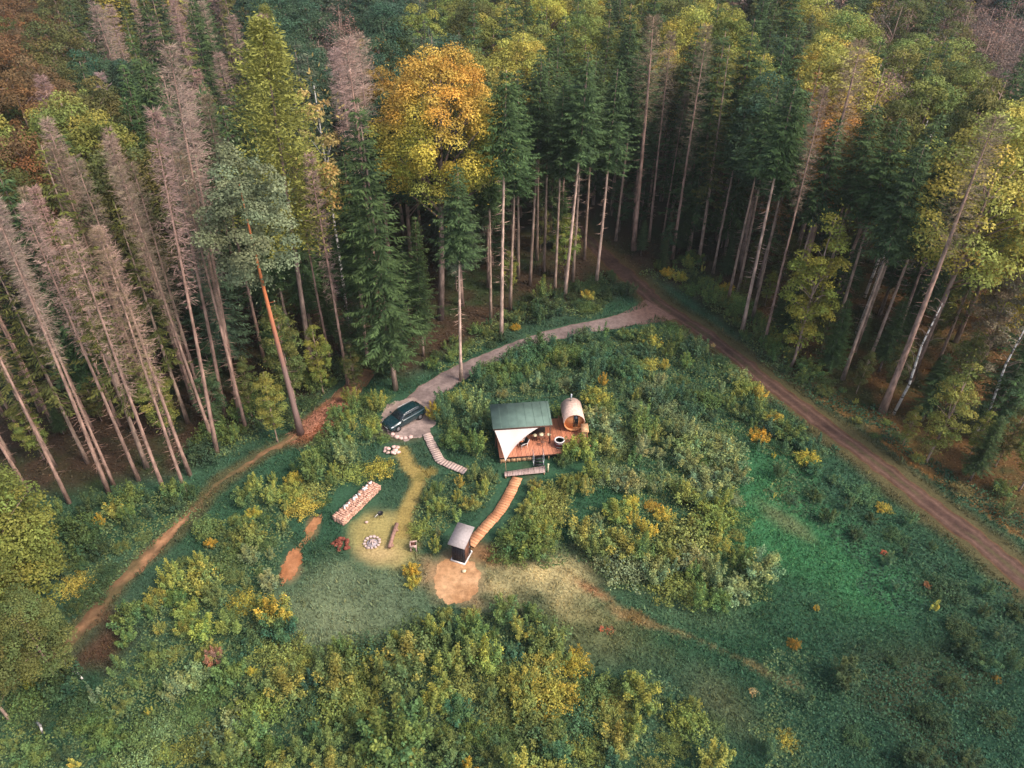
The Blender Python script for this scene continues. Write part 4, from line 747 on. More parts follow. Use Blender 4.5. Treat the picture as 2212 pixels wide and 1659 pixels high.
scatter('meadow_weeds', 'darker leafy weeds scattered through the meadow grass', 300000, lambda x, y: ~inF(x, y) & notpath(x, y) & ~thick(x, y) & (fbm(x, y, 2.6, 50) + .35 * sm(6, 16, x) * (1 - sm(34, 46, y)) > .56), .07, lambda x, y: ground_colour(x, y) * 1.05 + np.array([.012, .012, .0]), seed=6, tall=.5)
scatter('grass_tussocks', 'taller tufts of dry and green grass standing in the meadow', 70000, lambda x, y: ~inF(x, y) & notpath(x, y) & ~thick(x, y) & (fbm(x, y, .7, 70) > .60), .22, lambda x, y: ground_colour(x, y) * 1.25 + np.array([.05, .045, .012]) * (fbm(x, y, 1.7, 72) > .5)[:, None], 'grass', 'grass', seed=9)
scatter('forest_litter', 'fallen leaves and low ferns on the forest floor', 120000, lambda x, y: inF(x, y) & (polyline_dist(x, y, wROAD) > 1.8) & (polyline_dist(x, y, wTRACK) > 1.2), .09, lambda x, y: ground_colour(x, y) * 1.5, seed=7)

# ------------------------------------------------------------------ materials of the built things
def plank_mat(name, c1, c2, width=.14, axis=0, gap=.06, rough=.6):
    m, t, b, N, L = nodes_of(name); tc = N.new('ShaderNodeTexCoord'); sp = N.new('ShaderNodeSeparateXYZ'); L.new(tc.outputs['Object'], sp.inputs[0])
    dv = N.new('ShaderNodeMath'); dv.operation = 'DIVIDE'; dv.inputs[1].default_value = width; L.new(sp.outputs[axis], dv.inputs[0])
    fl = N.new('ShaderNodeMath'); fl.operation = 'FLOOR'; L.new(dv.outputs[0], fl.inputs[0]); fr = N.new('ShaderNodeMath'); fr.operation = 'FRACT'; L.new(dv.outputs[0], fr.inputs[0])
    wn = N.new('ShaderNodeTexWhiteNoise'); wn.noise_dimensions = '1D'; L.new(fl.outputs[0], wn.inputs['W'])
    no = N.new('ShaderNodeTexNoise'); no.inputs['Scale'].default_value = 1.6; no.inputs['Detail'].default_value = 6; L.new(tc.outputs['Object'], no.inputs['Vector'])
    ad = N.new('ShaderNodeMath'); ad.operation = 'ADD'; L.new(wn.outputs['Value'], ad.inputs[0]); L.new(no.outputs[0], ad.inputs[1])
    hf = N.new('ShaderNodeMath'); hf.operation = 'MULTIPLY'; hf.inputs[1].default_value = .5; L.new(ad.outputs[0], hf.inputs[0])
    mx = N.new('ShaderNodeMix'); mx.data_type = 'RGBA'; mx.inputs['A'].default_value = (*c1, 1); mx.inputs['B'].default_value = (*c2, 1); L.new(hf.outputs[0], mx.inputs['Factor'])
    gp = N.new('ShaderNodeMath'); gp.operation = 'LESS_THAN'; gp.inputs[1].default_value = gap; L.new(fr.outputs[0], gp.inputs[0])
    m2 = N.new('ShaderNodeMix'); m2.data_type = 'RGBA'; L.new(gp.outputs[0], m2.inputs['Factor']); L.new(mx.outputs['Result'], m2.inputs['A']); m2.inputs['B'].default_value = (.04, .02, .015, 1)
    L.new(m2.outputs['Result'], b.inputs['Base Color']); b.inputs['Roughness'].default_value = rough; b.inputs['Specular IOR Level'].default_value = .3; return m
M_DECK = plank_mat('deck_boards', (.38, .13, .07), (.66, .27, .15), .42, 0, .05); M_GREYP = plank_mat('grey_planks', (.36, .25, .22), (.52, .38, .34), .5, 0, .05)
M_TIM = mat('pale_timber', (.55, .32, .17), .7, 3, .3, stretch=(1, 1, 4)); M_DTIM = mat('dark_timber', (.10, .05, .035), .7, 3)
M_ROOF = mat('roof_membrane', (.115, .175, .145), .7, 1.3, .18, spec=.3); M_TENT = mat('charcoal_canvas', (.022, .021, .023), .8, 4); M_TENT2 = mat('green_canvas', (.07, .09, .075), .8, 4)
M_SAIL = mat('sail_cloth', (.62, .53, .49), .8, .9, .07); M_METAL = mat('galvanised', (.45, .46, .48), .35, metal=.8); M_BLACK = mat('black_metal', (.02, .02, .022), .45)
M_WHITE = mat('white_paint', (.75, .70, .67), .6, 2, .08); M_GLASS = mat('dark_glass', (.012, .02, .025), .08, spec=.7); M_SHIN = mat('roof_shingle', (.68, .48, .39), .8, 5, .2, bump=.3)
M_BARR = plank_mat('barrel_staves', (.55, .22, .08), (.74, .34, .15), .12, 0, .05); M_TUB = mat('stained_staves', (.12, .035, .035), .5, 4); M_STONE = mat('pale_stone', (.50, .38, .34), .85, 3, .3, bump=.4)
M_PSTONE = mat('pink_stone', (.62, .42, .37), .85, 2, .25, bump=.4); M_LOGEND = mat('split_wood', (.62, .36, .26), .8, 4, .35); M_LOG = mat('log_bark', (.30, .17, .13), .85, 4, .35, bump=.4)
M_HROOF = mat('hut_roof', (.36, .31, .30), .7, 6, .15); M_HUT = mat('hut_cladding', (.02, .02, .027), .7, 5, .3); M_CREAM = mat('cream_cloth', (.72, .62, .40), .8)
M_BROWN = mat('brown_wood', (.16, .07, .045), .6, 3); M_RED = mat('red_bark_chips', (.20, .055, .035), .9, 6, .4, bump=.5); M_ASH = mat('ash', (.32, .28, .29), .95, 6, .4); M_WATER = mat('dark_water', (.03, .035, .04), .05, spec=.6)
def place(name, label, cat, p, rz=0, group=None): return thing(name, label, cat, tuple(p), rz, group)

# ------------------------------------------------------------------ lodge on its deck: local x along the front edge, y to the back, z up; deck top 0.8
BO = (cabO.x, cabO.y, 0)
lodge = place('lodge', 'small green-roofed tent lodge with charcoal walls on the timber deck', 'lodge', BO, CANG)
b = MB(); b.hexa([(-.45, 1.42, 3.02), (5.12, 1.38, 3.02), (5.22, 4.62, 3.42), (-.43, 4.68, 3.42), (-.45, 1.42, 3.09), (5.12, 1.38, 3.09), (5.22, 4.62, 3.49), (-.43, 4.68, 3.49)])
rf = b.build('roof', M_ROOF, lodge)
b = MB()
for x in (.35, 1.15, 1.95, 2.75, 3.55, 4.35, 4.95): b.hexa([(x - .02, 1.43, 3.092), (x + .02, 1.43, 3.092), (x + .06, 4.6, 3.492), (x + .02, 4.6, 3.492), (x - .02, 1.43, 3.108), (x + .02, 1.43, 3.108), (x + .06, 4.6, 3.508), (x + .02, 4.6, 3.508)])
b.build('roof_seam', M_ROOF, rf)
b = MB(); b.box((-.47, 1.36, 2.96), (5.14, 1.40, 3.11)); b.build('fascia', M_DTIM, rf)
b = MB(); b.box((.05, 2.95, .8), (.15, 4.6, 3.12)); b.box((4.65, 2.95, .8), (4.75, 4.6, 3.12)); b.box((.05, 4.5, .8), (4.75, 4.6, 3.3)); b.build('side_wall', M_TENT2, lodge)
b = MB(); b.box((.15, 2.97, .8), (1.5, 3.05, 3.1)); b.box((2.9, 2.97, .8), (4.65, 3.05, 3.1)); b.box((1.5, 2.97, 2.8), (2.9, 3.05, 3.1)); b.build('front_wall', M_TENT, lodge)
d = MB().box((1.52, 3.0, .82), (2.18, 3.04, 2.78)).build('door', M_GLASS, lodge); MB().box((2.08, 2.96, 1.7), (2.12, 2.99, 1.9)).build('handle', M_METAL, d); MB().box((2.22, 3.0, .82), (2.88, 3.04, 2.78)).build('door', M_GLASS, lodge)
for x in (-.2, 4.95):
    MB().box((x - .05, 1.5, .8), (x + .05, 1.6, 3.02)).build('post', M_DTIM, lodge); MB().box((x - .05, 4.45, .8), (x + .05, 4.55, 3.38)).build('post', M_DTIM, lodge)
win = MB().box((3.2, 2.94, 1.5), (4.2, 2.965, 2.4)).build('window', M_GLASS, lodge)

deck = place('deck', 'reddish timber deck on posts carrying the lodge and the barrel sauna', 'deck', BO, CANG)
b = MB(); rr = random.Random(2)
x = 0.0
while x < 6.45:
    wd = .138; b.box((x, 0 + rr.uniform(-.01, .01), .765), (x + wd - .008, 5.15, .80 + rr.uniform(-.002, .002))); x += wd
x = 6.45
while x < 8.7:
    b.box((x, .55 + rr.uniform(-.01, .01), .765), (x + .13, 5.6, .80 + rr.uniform(-.002, .002))); x += .138
b.build('boards', M_DECK, deck)
b = MB(); b.box((0, .005, .60), (6.44, .05, .762)); b.box((0.0, .06, .60), (.05, 5.1, .762)); b.box((6.46, .56, .60), (8.7, .6, .762)); b.build('edge_beam', M_DTIM, deck)
b = MB(); x = .05; k = 0
while x < 3.0: b.box((x, .09, .08), (x + .46, .12, .58)); x += .5
b.build('skirting', M_TIM, deck)
for x in (.1, 1.6, 3.1, 4.6, 6.2): MB().box((x, .06, 0), (x + .1, .16, .6) if x > .2 and x < 3.2 else (x + .1, .15, .6)).build('post', M_TIM, deck)
MB().box((8.5, .7, 0), (8.6, .8, .76)).build('post', M_TIM, deck); MB().box((8.5, 5.2, 0), (8.6, 5.3, .76)).build('post', M_TIM, deck)

st = place('stairs', 'short dark metal stair from the deck down to the grey plank landing', 'stairs', BO, CANG)
for i in range(3): MB().box((3.15, -.30 - .28 * i, .56 - .15 * i), (4.0, -.05 - .28 * i, .60 - .15 * i)).build('step', M_BLACK, st)
for x in (3.10, 4.03):
    MB().tube([(x, -.03, .76), (x, -.98, .16)], .03, 6).build('stringer', M_METAL, st)
    h = MB(); h.tube([(x, -.03, 1.6), (x, -.98, 1.1)], .02, 6); h.tube([(x, -.04, .78), (x, -.04, 1.6)], .02, 6); h.tube([(x, -.96, .2), (x, -.96, 1.1)], .02, 6); h.build('handrail', M_METAL, st)
ld_ = place('landing', 'grey-pink plank landing at the foot of the deck stair', 'landing', BO, CANG)
b = MB(); a0, a1, c0, c1 = (.28, -1.42), (4.12, -1.02), (4.02, -1.92), (.25, -2.02)
n = 27
for i in range(n):
    t0, t1 = i / n, (i + .93) / n; f = lambda A, B, t: (A[0] + (B[0] - A[0]) * t, A[1] + (B[1] - A[1]) * t)
    p = [f(c0, c1, 1 - t0), f(c0, c1, 1 - t1), f(a0, a1, t1), f(a0, a1, t0)]; b.hexa([(q[0], q[1], .30) for q in p] + [(q[0], q[1], .335) for q in p])
b.build('boards', M_GREYP, ld_)
for x, y in ((.35, -1.55), (3.95, -1.15), (3.9, -1.85), (.35, -1.95)): MB().box((x - .05, y - .05, 0), (x + .05, y + .05, .298)).build('post', M_TIM, ld_)
po = MB(); po.box((4.25, -1.62, 0), (4.36, -1.51, .95)); po.box((4.22, -1.65, .95), (4.39, -1.48, 1.0)); o = po.build('marker_post', M_CREAM); o.location = BO; o.rotation_euler = (0, 0, CANG); tag(o, 'short cream post at the right end of the grey landing', 'post')

# shade sail: triangle with hollowed right edge, sagging cloth with thickness
def sail():
    A = Vector((-.30, 1.36, 2.98)); B = Vector((3.75, 1.30, 2.98)); C = Vector((.46, -.72, 1.0)); n = 20; b = MB(); V = []; idx = {}
    for i in range(n + 1):
        for j in range(n + 1 - i):
            s, t = i / n, j / n      # s towards B, t towards C
            r = 1 - s - t; p = A * r + B * s + C * t
            p = p + (Vector((.9, 1.05, .35)) * -1.0 * (4 * s * t) * .36) if False else p + Vector((-.55, .30, .12)) * (4 * s * t) * .55 * 1.0
            p = p + Vector((.12, .03, 0)) * (4 * r * t) * .5; p.z -= .18 * 27 * r * s * t
            idx[i, j] = len(V); V.append(tuple(p))
    m = len(V); V2 = [(x, y, z - .012) for x, y, z in V]; F = []
    for i in range(n):
        for j in range(n - i):
            F.append((idx[i, j], idx[i + 1, j], idx[i, j + 1])); F.append((idx[i, j] + m, idx[i, j + 1] + m, idx[i + 1, j] + m))
            if j < n - i - 1: F.append((idx[i + 1, j], idx[i + 1, j + 1], idx[i, j + 1])); F.append((idx[i + 1, j] + m, idx[i, j + 1] + m, idx[i + 1, j + 1] + m))
    b.add(V + V2, F); return b
o = place('shade_sail', 'off-white triangular shade sail stretched from the lodge roof over the deck', 'sail', BO, CANG); sail().build('cloth', M_SAIL, o, smooth=True)
MB().tube([(.46, -.72, 1.0), (.47, -.95, .55), (.48, -1.25, .05)], .02, 5).build('rope', M_TIM, o)

# barrel sauna on the deck
sa = place('barrel_sauna', 'wooden barrel sauna with shingled roof and dark door at the right of the deck', 'sauna', (*cabw(7.55, 3.15, .8)[:2], .8), CANG - .06)
def arc_shell(b, r0, r1, y0, y1, a0, a1, n, cz):
    V = []; F = []
    for i in range(n + 1):
        a = a0 + (a1 - a0) * i / n; ca, s_ = math.cos(a), math.sin(a)
        for r, y in ((r0, y0), (r1, y0), (r1, y1), (r0, y1)): V.append((r * ca, y, cz + r * s_))
    for i in range(n):
        for k in range(4): F.append((i * 4 + k, i * 4 + (k + 1) % 4, (i + 1) * 4 + (k + 1) % 4, (i + 1) * 4 + k))
    F += [(0, 1, 2, 3), (n * 4 + 3, n * 4 + 2, n * 4 + 1, n * 4)]; b.add(V, F)
CZ = 1.12
b = MB(); arc_shell(b, .94, 1.0, -.25, 2.3, 0, 2 * math.pi - 1e-3, 40, CZ); b.build('barrel', M_BARR, sa)
b = MB(); arc_shell(b, 1.004, 1.05, -.33, 2.38, R(8), R(172), 30, CZ); b.build('shingle_roof', M_SHIN, sa)
def disc(y0, y1, xa, xb, r=.935, n=14):
    """a slice of the round end wall between x = xa and xb"""
    xs_ = [xa + (xb - xa) * i / n for i in range(n + 1)]; V = []; F = []
    for x in xs_:
        h = math.sqrt(max(r * r - x * x, 0)); V += [(x, y0, CZ - h), (x, y0, CZ + h), (x, y1, CZ + h), (x, y1, CZ - h)]
    for i in range(n):
        for k in range(4): F.append((i * 4 + k, i * 4 + (k + 1) % 4, (i + 1) * 4 + (k + 1) % 4, (i + 1) * 4 + k))
    F += [(0, 1, 2, 3), (n * 4 + 3, n * 4 + 2, n * 4 + 1, n * 4)]; return MB().add(V, F)
b = disc(0, .05, -.93, -.06); b2 = disc(0, .05, .42, .93); b.v += b2.v; b.t += b2.t; b.f += [tuple(i + b.n for i in f) for f in b2.f]; b.n += b2.n
b.box((-.06, 0, CZ + .72), (.42, .05, CZ + .83)); b.box((-.06, 0, CZ - .82), (.42, .05, CZ - .72)); b.build('end_wall', M_BARR, sa)
disc(2.2, 2.25, -.93, .93).build('end_wall', M_BARR, sa)
d = MB().box((-.055, .012, CZ - .715), (.415, .04, CZ + .715)).build('door', M_GLASS, sa); MB().box((0, -.03, CZ - .1), (.03, .01, CZ + .15)).build('handle', M_TIM, d)
for y in (.35, 1.9):
    b = MB(); b.hexa([(-.75, y, 0), (.75, y, 0), (.75, y + .1, 0), (-.75, y + .1, 0), (-.85, y, .42), (.85, y, .42), (.85, y + .1, .42), (-.85, y + .1, .42)]); b.build('cradle', M_DTIM, sa)
    b = MB(); arc_shell(b, 1.0, 1.012, y + .1, y + .15, R(-170), R(5), 24, CZ); b.build('hoop', M_METAL, sa)
ch = MB().tube([(-.1, 1.9, CZ + .9), (-.1, 1.9, CZ + 1.75)], .07, 10).build('flue', M_METAL, sa); MB().lathe([(.13, 0), (.12, .05), (.02, .14)], 10, (-.1, 1.9, CZ + 1.76)).build('cap', M_METAL, ch)
ws = place('wood_store', 'small orange timber wood rack beside the right front of the sauna', 'wood rack', (*cabw(8.2, 1.75, .8)[:2], .8), CANG - .1)
b = MB(); b.box((-.1, 0, 0), (-.04, .8, 1.0)); b.box((.38, 0, 0), (.44, .8, 1.0)); b.box((-.1, .74, .1), (.44, .79, .95)); b.build('frame', M_BARR, ws)
MB().hexa([(-.18, -.1, .92), (.52, -.1, .92), (.52, .9, 1.15), (-.18, .9, 1.15), (-.18, -.1, .96), (.52, -.1, .96), (.52, .9, 1.19), (-.18, .9, 1.19)]).build('roof', M_TIM, ws)
b = MB(); rr = random.Random(8)
for i in range(5):
    for j in range(4): b.tube([(.02 + j * .1, .03, .1 + i * .12), (.02 + j * .1, .7, .1 + i * .12)], .05, 6)
b.build('firewood', M_LOGEND, ws)

# hot tub with pale rim
tub = place('hot_tub', 'small dark red wooden tub with a white rim near the deck front edge', 'tub', (*cabw(5.78, 1.0)[:2], .8), CANG)
MB().lathe([(.36, 0), (.44, .02), (.47, .4), (.45, .74), (.38, .74), (.38, .62), (.30, .62)], 24).build('body', M_TUB, tub)
b = MB(); V = []; F = []
b.lathe([(.37, .745), (.49, .745), (.50, .79), (.37, .79), (.37, .745)], 28); b.build('rim', M_WHITE, tub); MB().lathe([(.001, .70), (.36, .70), (.36, .705), (.001, .705)], 24).build('water', M_WATER, tub)
for z in (.15, .55): MB().lathe([(.465, z), (.482, z), (.482, z + .05), (.465, z + .05)], 24).build('hoop', M_METAL, tub)

# table and seats in the shade of the roof edge
tbp = cabw(4.2, 2.0); tb_ = place('garden_table', 'small dark table with a cream cloth just under the lodge roof edge', 'table', (tbp.x, tbp.y, .8), CANG)
MB().lathe([(.0, .69), (.40, .69), (.42, .71), (.40, .73), (.0, .73)], 18).build('tabletop', M_BROWN, tb_)
for a in range(4): MB().tube([(.25 * math.cos(a * 1.57 + .7), .25 * math.sin(a * 1.57 + .7), 0), (.16 * math.cos(a * 1.57 + .7), .16 * math.sin(a * 1.57 + .7), .69)], .025, 5).build('leg', M_BROWN, tb_)
o = MB().lathe([(.0, 0), (.23, 0), (.25, .02), (.2, .12), (.0, .2)], 14).build('cream_cushion', M_CREAM); o.location = (tbp.x, tbp.y, 1.532); tag(o, 'round cream cushion lying on the small dark table', 'cushion')
def stool(px, lab, m1, m2, h=.46):
    p = cabw(*px); s = place('stool', lab, 'stool', (p.x, p.y, .8), CANG, 'seats round the small deck table'); MB().lathe([(.0, h), (.2, h), (.21, h + .05), (.16, h + .1), (.0, h + .1)], 14).build('seat', m1, s)
    for a in range(4): MB().tube([(.19 * math.cos(a * 1.57), .19 * math.sin(a * 1.57), 0), (.13 * math.cos(a * 1.57), .13 * math.sin(a * 1.57), h)], .02, 5).build('leg', m2, s)
stool((3.62, 2.1), 'cream-topped stool left of the small dark table on the deck', M_CREAM, M_BLACK, .6); stool((4.95, 2.05), 'cream-topped stool right of the small dark table on the deck', M_CREAM, M_BLACK, .6); stool((4.2, 1.25), 'dark brown stool in front of the small deck table', M_BROWN, M_BROWN)
def chair(lx, ly, rz, lab):
    p = cabw(lx, ly); c = place('deck_chair', lab, 'chair', (p.x, p.y, .8), CANG + rz, 'white-framed deck chairs')
    MB().hexa([(-.27, -.25, .38), (.27, -.25, .38), (.27, .25, .32), (-.27, .25, .32), (-.27, -.25, .43), (.27, -.25, .43), (.27, .25, .37), (-.27, .25, .37)]).build('seat', M_BLACK, c)
    MB().hexa([(-.27, .24, .36), (.27, .24, .36), (.27, .29, .36), (-.27, .29, .36), (-.27, .46, .95), (.27, .46, .95), (.27, .50, .95), (-.27, .50, .95)]).build('backrest', M_BLACK, c)
    for s in (-1, 1): b = MB(); b.tube([(s * .31, -.3, 0), (s * .31, -.28, .6), (s * .31, .35, .6), (s * .31, .50, 1.0)], .028, 6); b.tube([(s * .31, .3, 0), (s * .31, .3, .6)], .028, 6); b.build('side_frame', M_WHITE, c)
chair(2.35, 1.25, -1.2, 'white-framed dark chair peeking out beside the shade sail')

# ------------------------------------------------------------------ boardwalks
def boardwalk(name, label, pts, half, z, m, step=.30):
    w2 = np.array(W2(pts)); d = np.concatenate([[0], np.cumsum(np.hypot(*np.diff(w2, axis=0).T))]); s = np.arange(step / 2, d[-1], step); cx = np.interp(s, d, w2[:, 0]); cy = np.interp(s, d, w2[:, 1])
    k = 1; ker = np.ones(2 * k + 1) / (2 * k + 1); cx = np.convolve(np.pad(cx, k, mode='reflect', reflect_type='odd'), ker, 'valid'); cy = np.convolve(np.pad(cy, k, mode='reflect', reflect_type='odd'), ker, 'valid'); tx = np.gradient(cx); ty = np.gradient(cy)
    root = place(name, label, 'boardwalk', (cx[0], cy[0], 0)); b = MB(); st_ = MB(); r = random.Random(4); px = cx - cx[0]; py = cy - cy[0]
    for i in range(len(s)):
        L = math.hypot(tx[i], ty[i]); ux, uy = tx[i] / L, ty[i] / L; nx, ny = -uy, ux; h = half + r.uniform(-.03, .03); e = step * .46; zz = z + r.uniform(-.006, .006)
        q = [(px[i] - ux * e - nx * h, py[i] - uy * e - ny * h), (px[i] + ux * e - nx * h, py[i] + uy * e - ny * h), (px[i] + ux * e + nx * h, py[i] + uy * e + ny * h), (px[i] - ux * e + nx * h, py[i] - uy * e + ny * h)]
        k0 = r.uniform(.75, 1.2); b.hexa([(a, c, zz) for a, c in q[::-1]] + [(a, c, zz + .04) for a, c in q[::-1]])
    b.build('boards', m, root)
    for sg in (-1, 1):
        st_ = MB(); st_.tube([(px[i] - sg * ty[i] / math.hypot(tx[i], ty[i]) * half * .75, py[i] + sg * tx[i] / math.hypot(tx[i], ty[i]) * half * .75, z - .07) for i in range(0, len(s), 2)], .05, 4); st_.build('bearer', M_DTIM, root)
def bw_mat(name, c1, c2):
    m, t, b, N, L = nodes_of(name); gn = N.new('ShaderNodeNewGeometry'); cr = N.new('ShaderNodeValToRGB'); cr.color_ramp.elements[0].color = (*c1, 1); cr.color_ramp.elements[1].color = (*c2, 1)
    tc = N.new('ShaderNodeTexCoord'); no = N.new('ShaderNodeTexNoise'); no.inputs['Scale'].default_value = 3; no.inputs['Detail'].default_value = 5; L.new(tc.outputs['Object'], no.inputs['Vector'])
    ad = N.new('ShaderNodeMath'); ad.operation = 'MULTIPLY_ADD'; ad.inputs[1].default_value = .6; L.new(gn.outputs['Random Per Island'], ad.inputs[0]); m2 = N.new('ShaderNodeMath'); m2.operation = 'MULTIPLY'; m2.inputs[1].default_value = .4; L.new(no.outputs[0], m2.inputs[0]); L.new(m2.outputs[0], ad.inputs[2])
    L.new(ad.outputs[0], cr.inputs[0]); L.new(cr.outputs[0], b.inputs['Base Color']); b.inputs['Roughness'].default_value = .75; return m
M_BW1 = bw_mat('weathered_boards', (.40, .29, .25), (.64, .47, .41)); M_BW2 = bw_mat('fresh_boards', (.44, .17, .075), (.82, .40, .20))
boardwalk('boardwalk', 'pale weathered boardwalk bending from the gravel parking towards the lodge', BW1, .42, .12, M_BW1)
boardwalk('boardwalk', 'orange timber boardwalk from the landing down to the toilet hut', BW2, .48, .16, M_BW2)

# ------------------------------------------------------------------ toilet hut
ha = P(973, 1212); hb_ = P(1004, 1222); hr = P(1015, 1195); hang = math.atan2(hb_.y - ha.y, hb_.x - ha.x)
hut = place('toilet_hut', 'small dark toilet hut with grey sloping roof on a white base frame', 'hut', (ha.x, ha.y, .02), hang)
HW, HD = 1.28, 1.5
b = MB(); b.box((0, 0, 0), (HW, .09, .14)); b.box((0, HD - .09, 0), (HW, HD, .14)); b.box((0, .092, 0), (.09, HD - .092, .14)); b.box((HW - .09, .092, 0), (HW, HD - .092, .14)); b.build('base_frame', M_WHITE, hut)
b = MB(); b.hexa([(.11, .11, .02), (HW - .11, .11, .02), (HW - .11, HD - .11, .02), (.11, HD - .11, .02), (.11, .11, 2.05), (HW - .11, .11, 2.05), (HW - .11, HD - .11, 2.4), (.11, HD - .11, 2.4)]); b.build('wall', M_HUT, hut)
b = MB()
for i in range(7): b.box((.13 + i * .15, .085, .16), (.25 + i * .15, .108, 2.02))
b.build('cladding', M_HUT, hut)
b = MB(); b.hexa([(-.10, -.12, 2.03), (HW + .08, -.12, 2.03), (HW + .08, HD + .35, 2.53), (-.10, HD + .35, 2.53), (-.10, -.12, 2.10), (HW + .08, -.12, 2.10), (HW + .08, HD + .35, 2.60), (-.10, HD + .35, 2.60)]); b.build('roof', M_HROOF, hut)
d = MB().box((HW - .108, .3, .16), (HW - .08, 1.1, 2.0)).build('door', M_BROWN, hut); MB().box((HW - .08, 1.0, 1.0), (HW - .05, 1.04, 1.15)).build('handle', M_METAL, d)
MB().box((HW - .112, .35, .02), (HW - .02, 1.15, .12)).build('sill', M_WHITE, hut) if False else None

# ------------------------------------------------------------------ car
M_PAINT = mat('dark_teal_paint', (.008, .030, .036), .25, coat=1.0, spec=.6); M_TYRE = mat('tyre', (.02, .02, .02), .9); M_LAMP = mat('lamp_glass', (.75, .78, .8), .1, spec=.8); M_TAIL = mat('tail_lamp', (.35, .01, .01), .2)
cf = Vector((-12.15, 53.95, 0)); cr_ = Vector((-9.35, 56.75, 0)); cc = (cf + cr_) / 2; cang = math.atan2(cf.y - cr_.y, cf.x - cr_.x)
car = place('parked_car', 'dark teal estate car parked on the gravel area left of the lodge', 'car', (cc.x, cc.y, .035), cang)
def loft(sections, cap=True):
    """sections: x, [(y, z) half outline from bottom centre to top centre]; mirrored"""
    V = []; F = []; n = None
    for x, prof in sections:
        ring = [(x, y, z) for y, z in prof] + [(x, -y, z) for y, z in prof[::-1]]; n = len(ring); V += ring
    for i in range(len(sections) - 1):
        for k in range(n): F.append((i * n + k, i * n + (k + 1) % n, (i + 1) * n + (k + 1) % n, (i + 1) * n + k))
    F += [tuple(range(n))[::-1], tuple((len(sections) - 1) * n + k for k in range(n))]; return V, F
def sec(x, w, zb, zs, zt, wt): return (x, [(w * .85, zb), (w, zb + .15), (w, zs - .1), (w * .97, zs), (wt, zt), (wt * .55, zt + .03)])
body = [sec(2.20, .60, .32, .58, .62, .5), sec(2.10, .80, .22, .66, .72, .66), sec(1.75, .89, .20, .76, .86, .74), sec(1.2, .91, .2, .86, .96, .78), sec(.95, .91, .2, .92, 1.00, .78), sec(0, .92, .2, .95, 1.01, .80), sec(-1.2, .92, .2, .97, 1.03, .80), sec(-1.9, .91, .22, .98, 1.04, .78), sec(-2.13, .86, .3, .92, .98, .74), sec(-2.2, .74, .36, .85, .9, .66)]
V, F = loft(body); cb = MB().add(V, F).build('body', M_PAINT, car, smooth=False)
bm_ = cb.modifiers.new('bevel', 'BEVEL'); bm_.width = .03; bm_.segments = 2
def cab(x, w, z0, z1): return (x, [(w + .10, z0), (w + .05, (z0 + z1) / 2), (w, z1 - .03), (w - .08, z1)])
gl = [(1.05, .98, 1.0, .70), (.45, .98, 1.40, .66), (.35, .98, 1.44, .65), (-1.35, .99, 1.43, .64), (-1.55, .99, 1.38, .64), (-2.0, .99, 1.02, .66)]
V, F = loft([cab(x, w_, z0, z1) for x, z0, z1, w_ in gl]); MB().add(V, F).build('windows', M_GLASS, car)
rp = [(.42, 1.405, .60), (.2, 1.455, .60), (-.5, 1.475, .60), (-1.3, 1.455, .59), (-1.62, 1.40, .58)]
V, F = loft([(x, [(w_ - .02, z - .02), (w_, z + .005), (w_ * .9, z + .03), (w_ * .5, z + .045)]) for x, z, w_ in rp]); MB().add(V, F).build('roof', M_PAINT, car, smooth=True)
for s in (-1, 1):
    MB().tube([(.30, s * .62, 1.45), (.15, s * .62, 1.52), (-1.3, s * .61, 1.52), (-1.45, s * .61, 1.45)], .02, 5).build('roof_rail', M_METAL, car)
    for xx, zz0, zz1 in ((-.42, 1.0, 1.43),): MB().hexa([(xx - .05, s * .785 - .015, zz0), (xx + .05, s * .785 - .015, zz0), (xx + .05, s * .785 + .015, zz0), (xx - .05, s * .785 + .015, zz0), (xx - .05, s * .67 - .015, zz1), (xx + .05, s * .67 - .015, zz1), (xx + .05, s * .67 + .015, zz1), (xx - .05, s * .67 + .015, zz1)]).build('pillar', M_PAINT, car)
    MB().box((.78, min(s * .93, s * 1.08), .98), (.92, max(s * .93, s * 1.08), 1.12)).build('wing_mirror', M_PAINT, car)
    MB().hexa([(2.02, s * .62 - .16, .60), (2.16, s * .58 - .13, .58), (2.16, s * .58 + .13, .58), (1.90, s * .66 + .17, .62), (1.90, s * .62 - .16, .79), (2.10, s * .58 - .13, .72), (2.06, s * .60 + .14, .72), (1.86, s * .66 + .17, .80)]).build('headlight', M_LAMP, car)
    MB().box((-2.19, min(s * .58, s * .84), .74), (-2.08, max(s * .58, s * .84), .94)).build('tail_light', M_TAIL, car)
    for x in (1.38, -1.35):
        wv = MB(); V = []; 
        def wheel(r0, r1, y0, y1, nm, m, par):
            b = MB(); n = 22; V = []; F = []
            for i in range(n):
                a = 2 * math.pi * i / n
                for r, y in ((r0, y0), (r1, y0), (r1, y1), (r0, y1)): V.append((x + r * math.cos(a), s * y, .33 + r * math.sin(a)))
            for i in range(n):
                j = (i + 1) % n
                for k in range(4): F.append((i * 4 + k, i * 4 + (k + 1) % 4, j * 4 + (k + 1) % 4, j * 4 + k))
            b.add(V, F); return b.build(nm, m, par)
        t_ = wheel(.20, .33, .74, .95, 'tyre', M_TYRE, car); wheel(.02, .2, .80, .93, 'rim', M_METAL, t_)
MB().box((2.185, -.25, .40), (2.215, .25, .50)).build('number_plate', M_WHITE, car); MB().hexa([(2.13, -.45, .52), (2.2, -.4, .50), (2.2, .4, .50), (2.13, .45, .52), (2.1, -.45, .64), (2.16, -.4, .62), (2.16, .4, .62), (2.1, .45, .64)]).build('grille', M_BLACK, car)

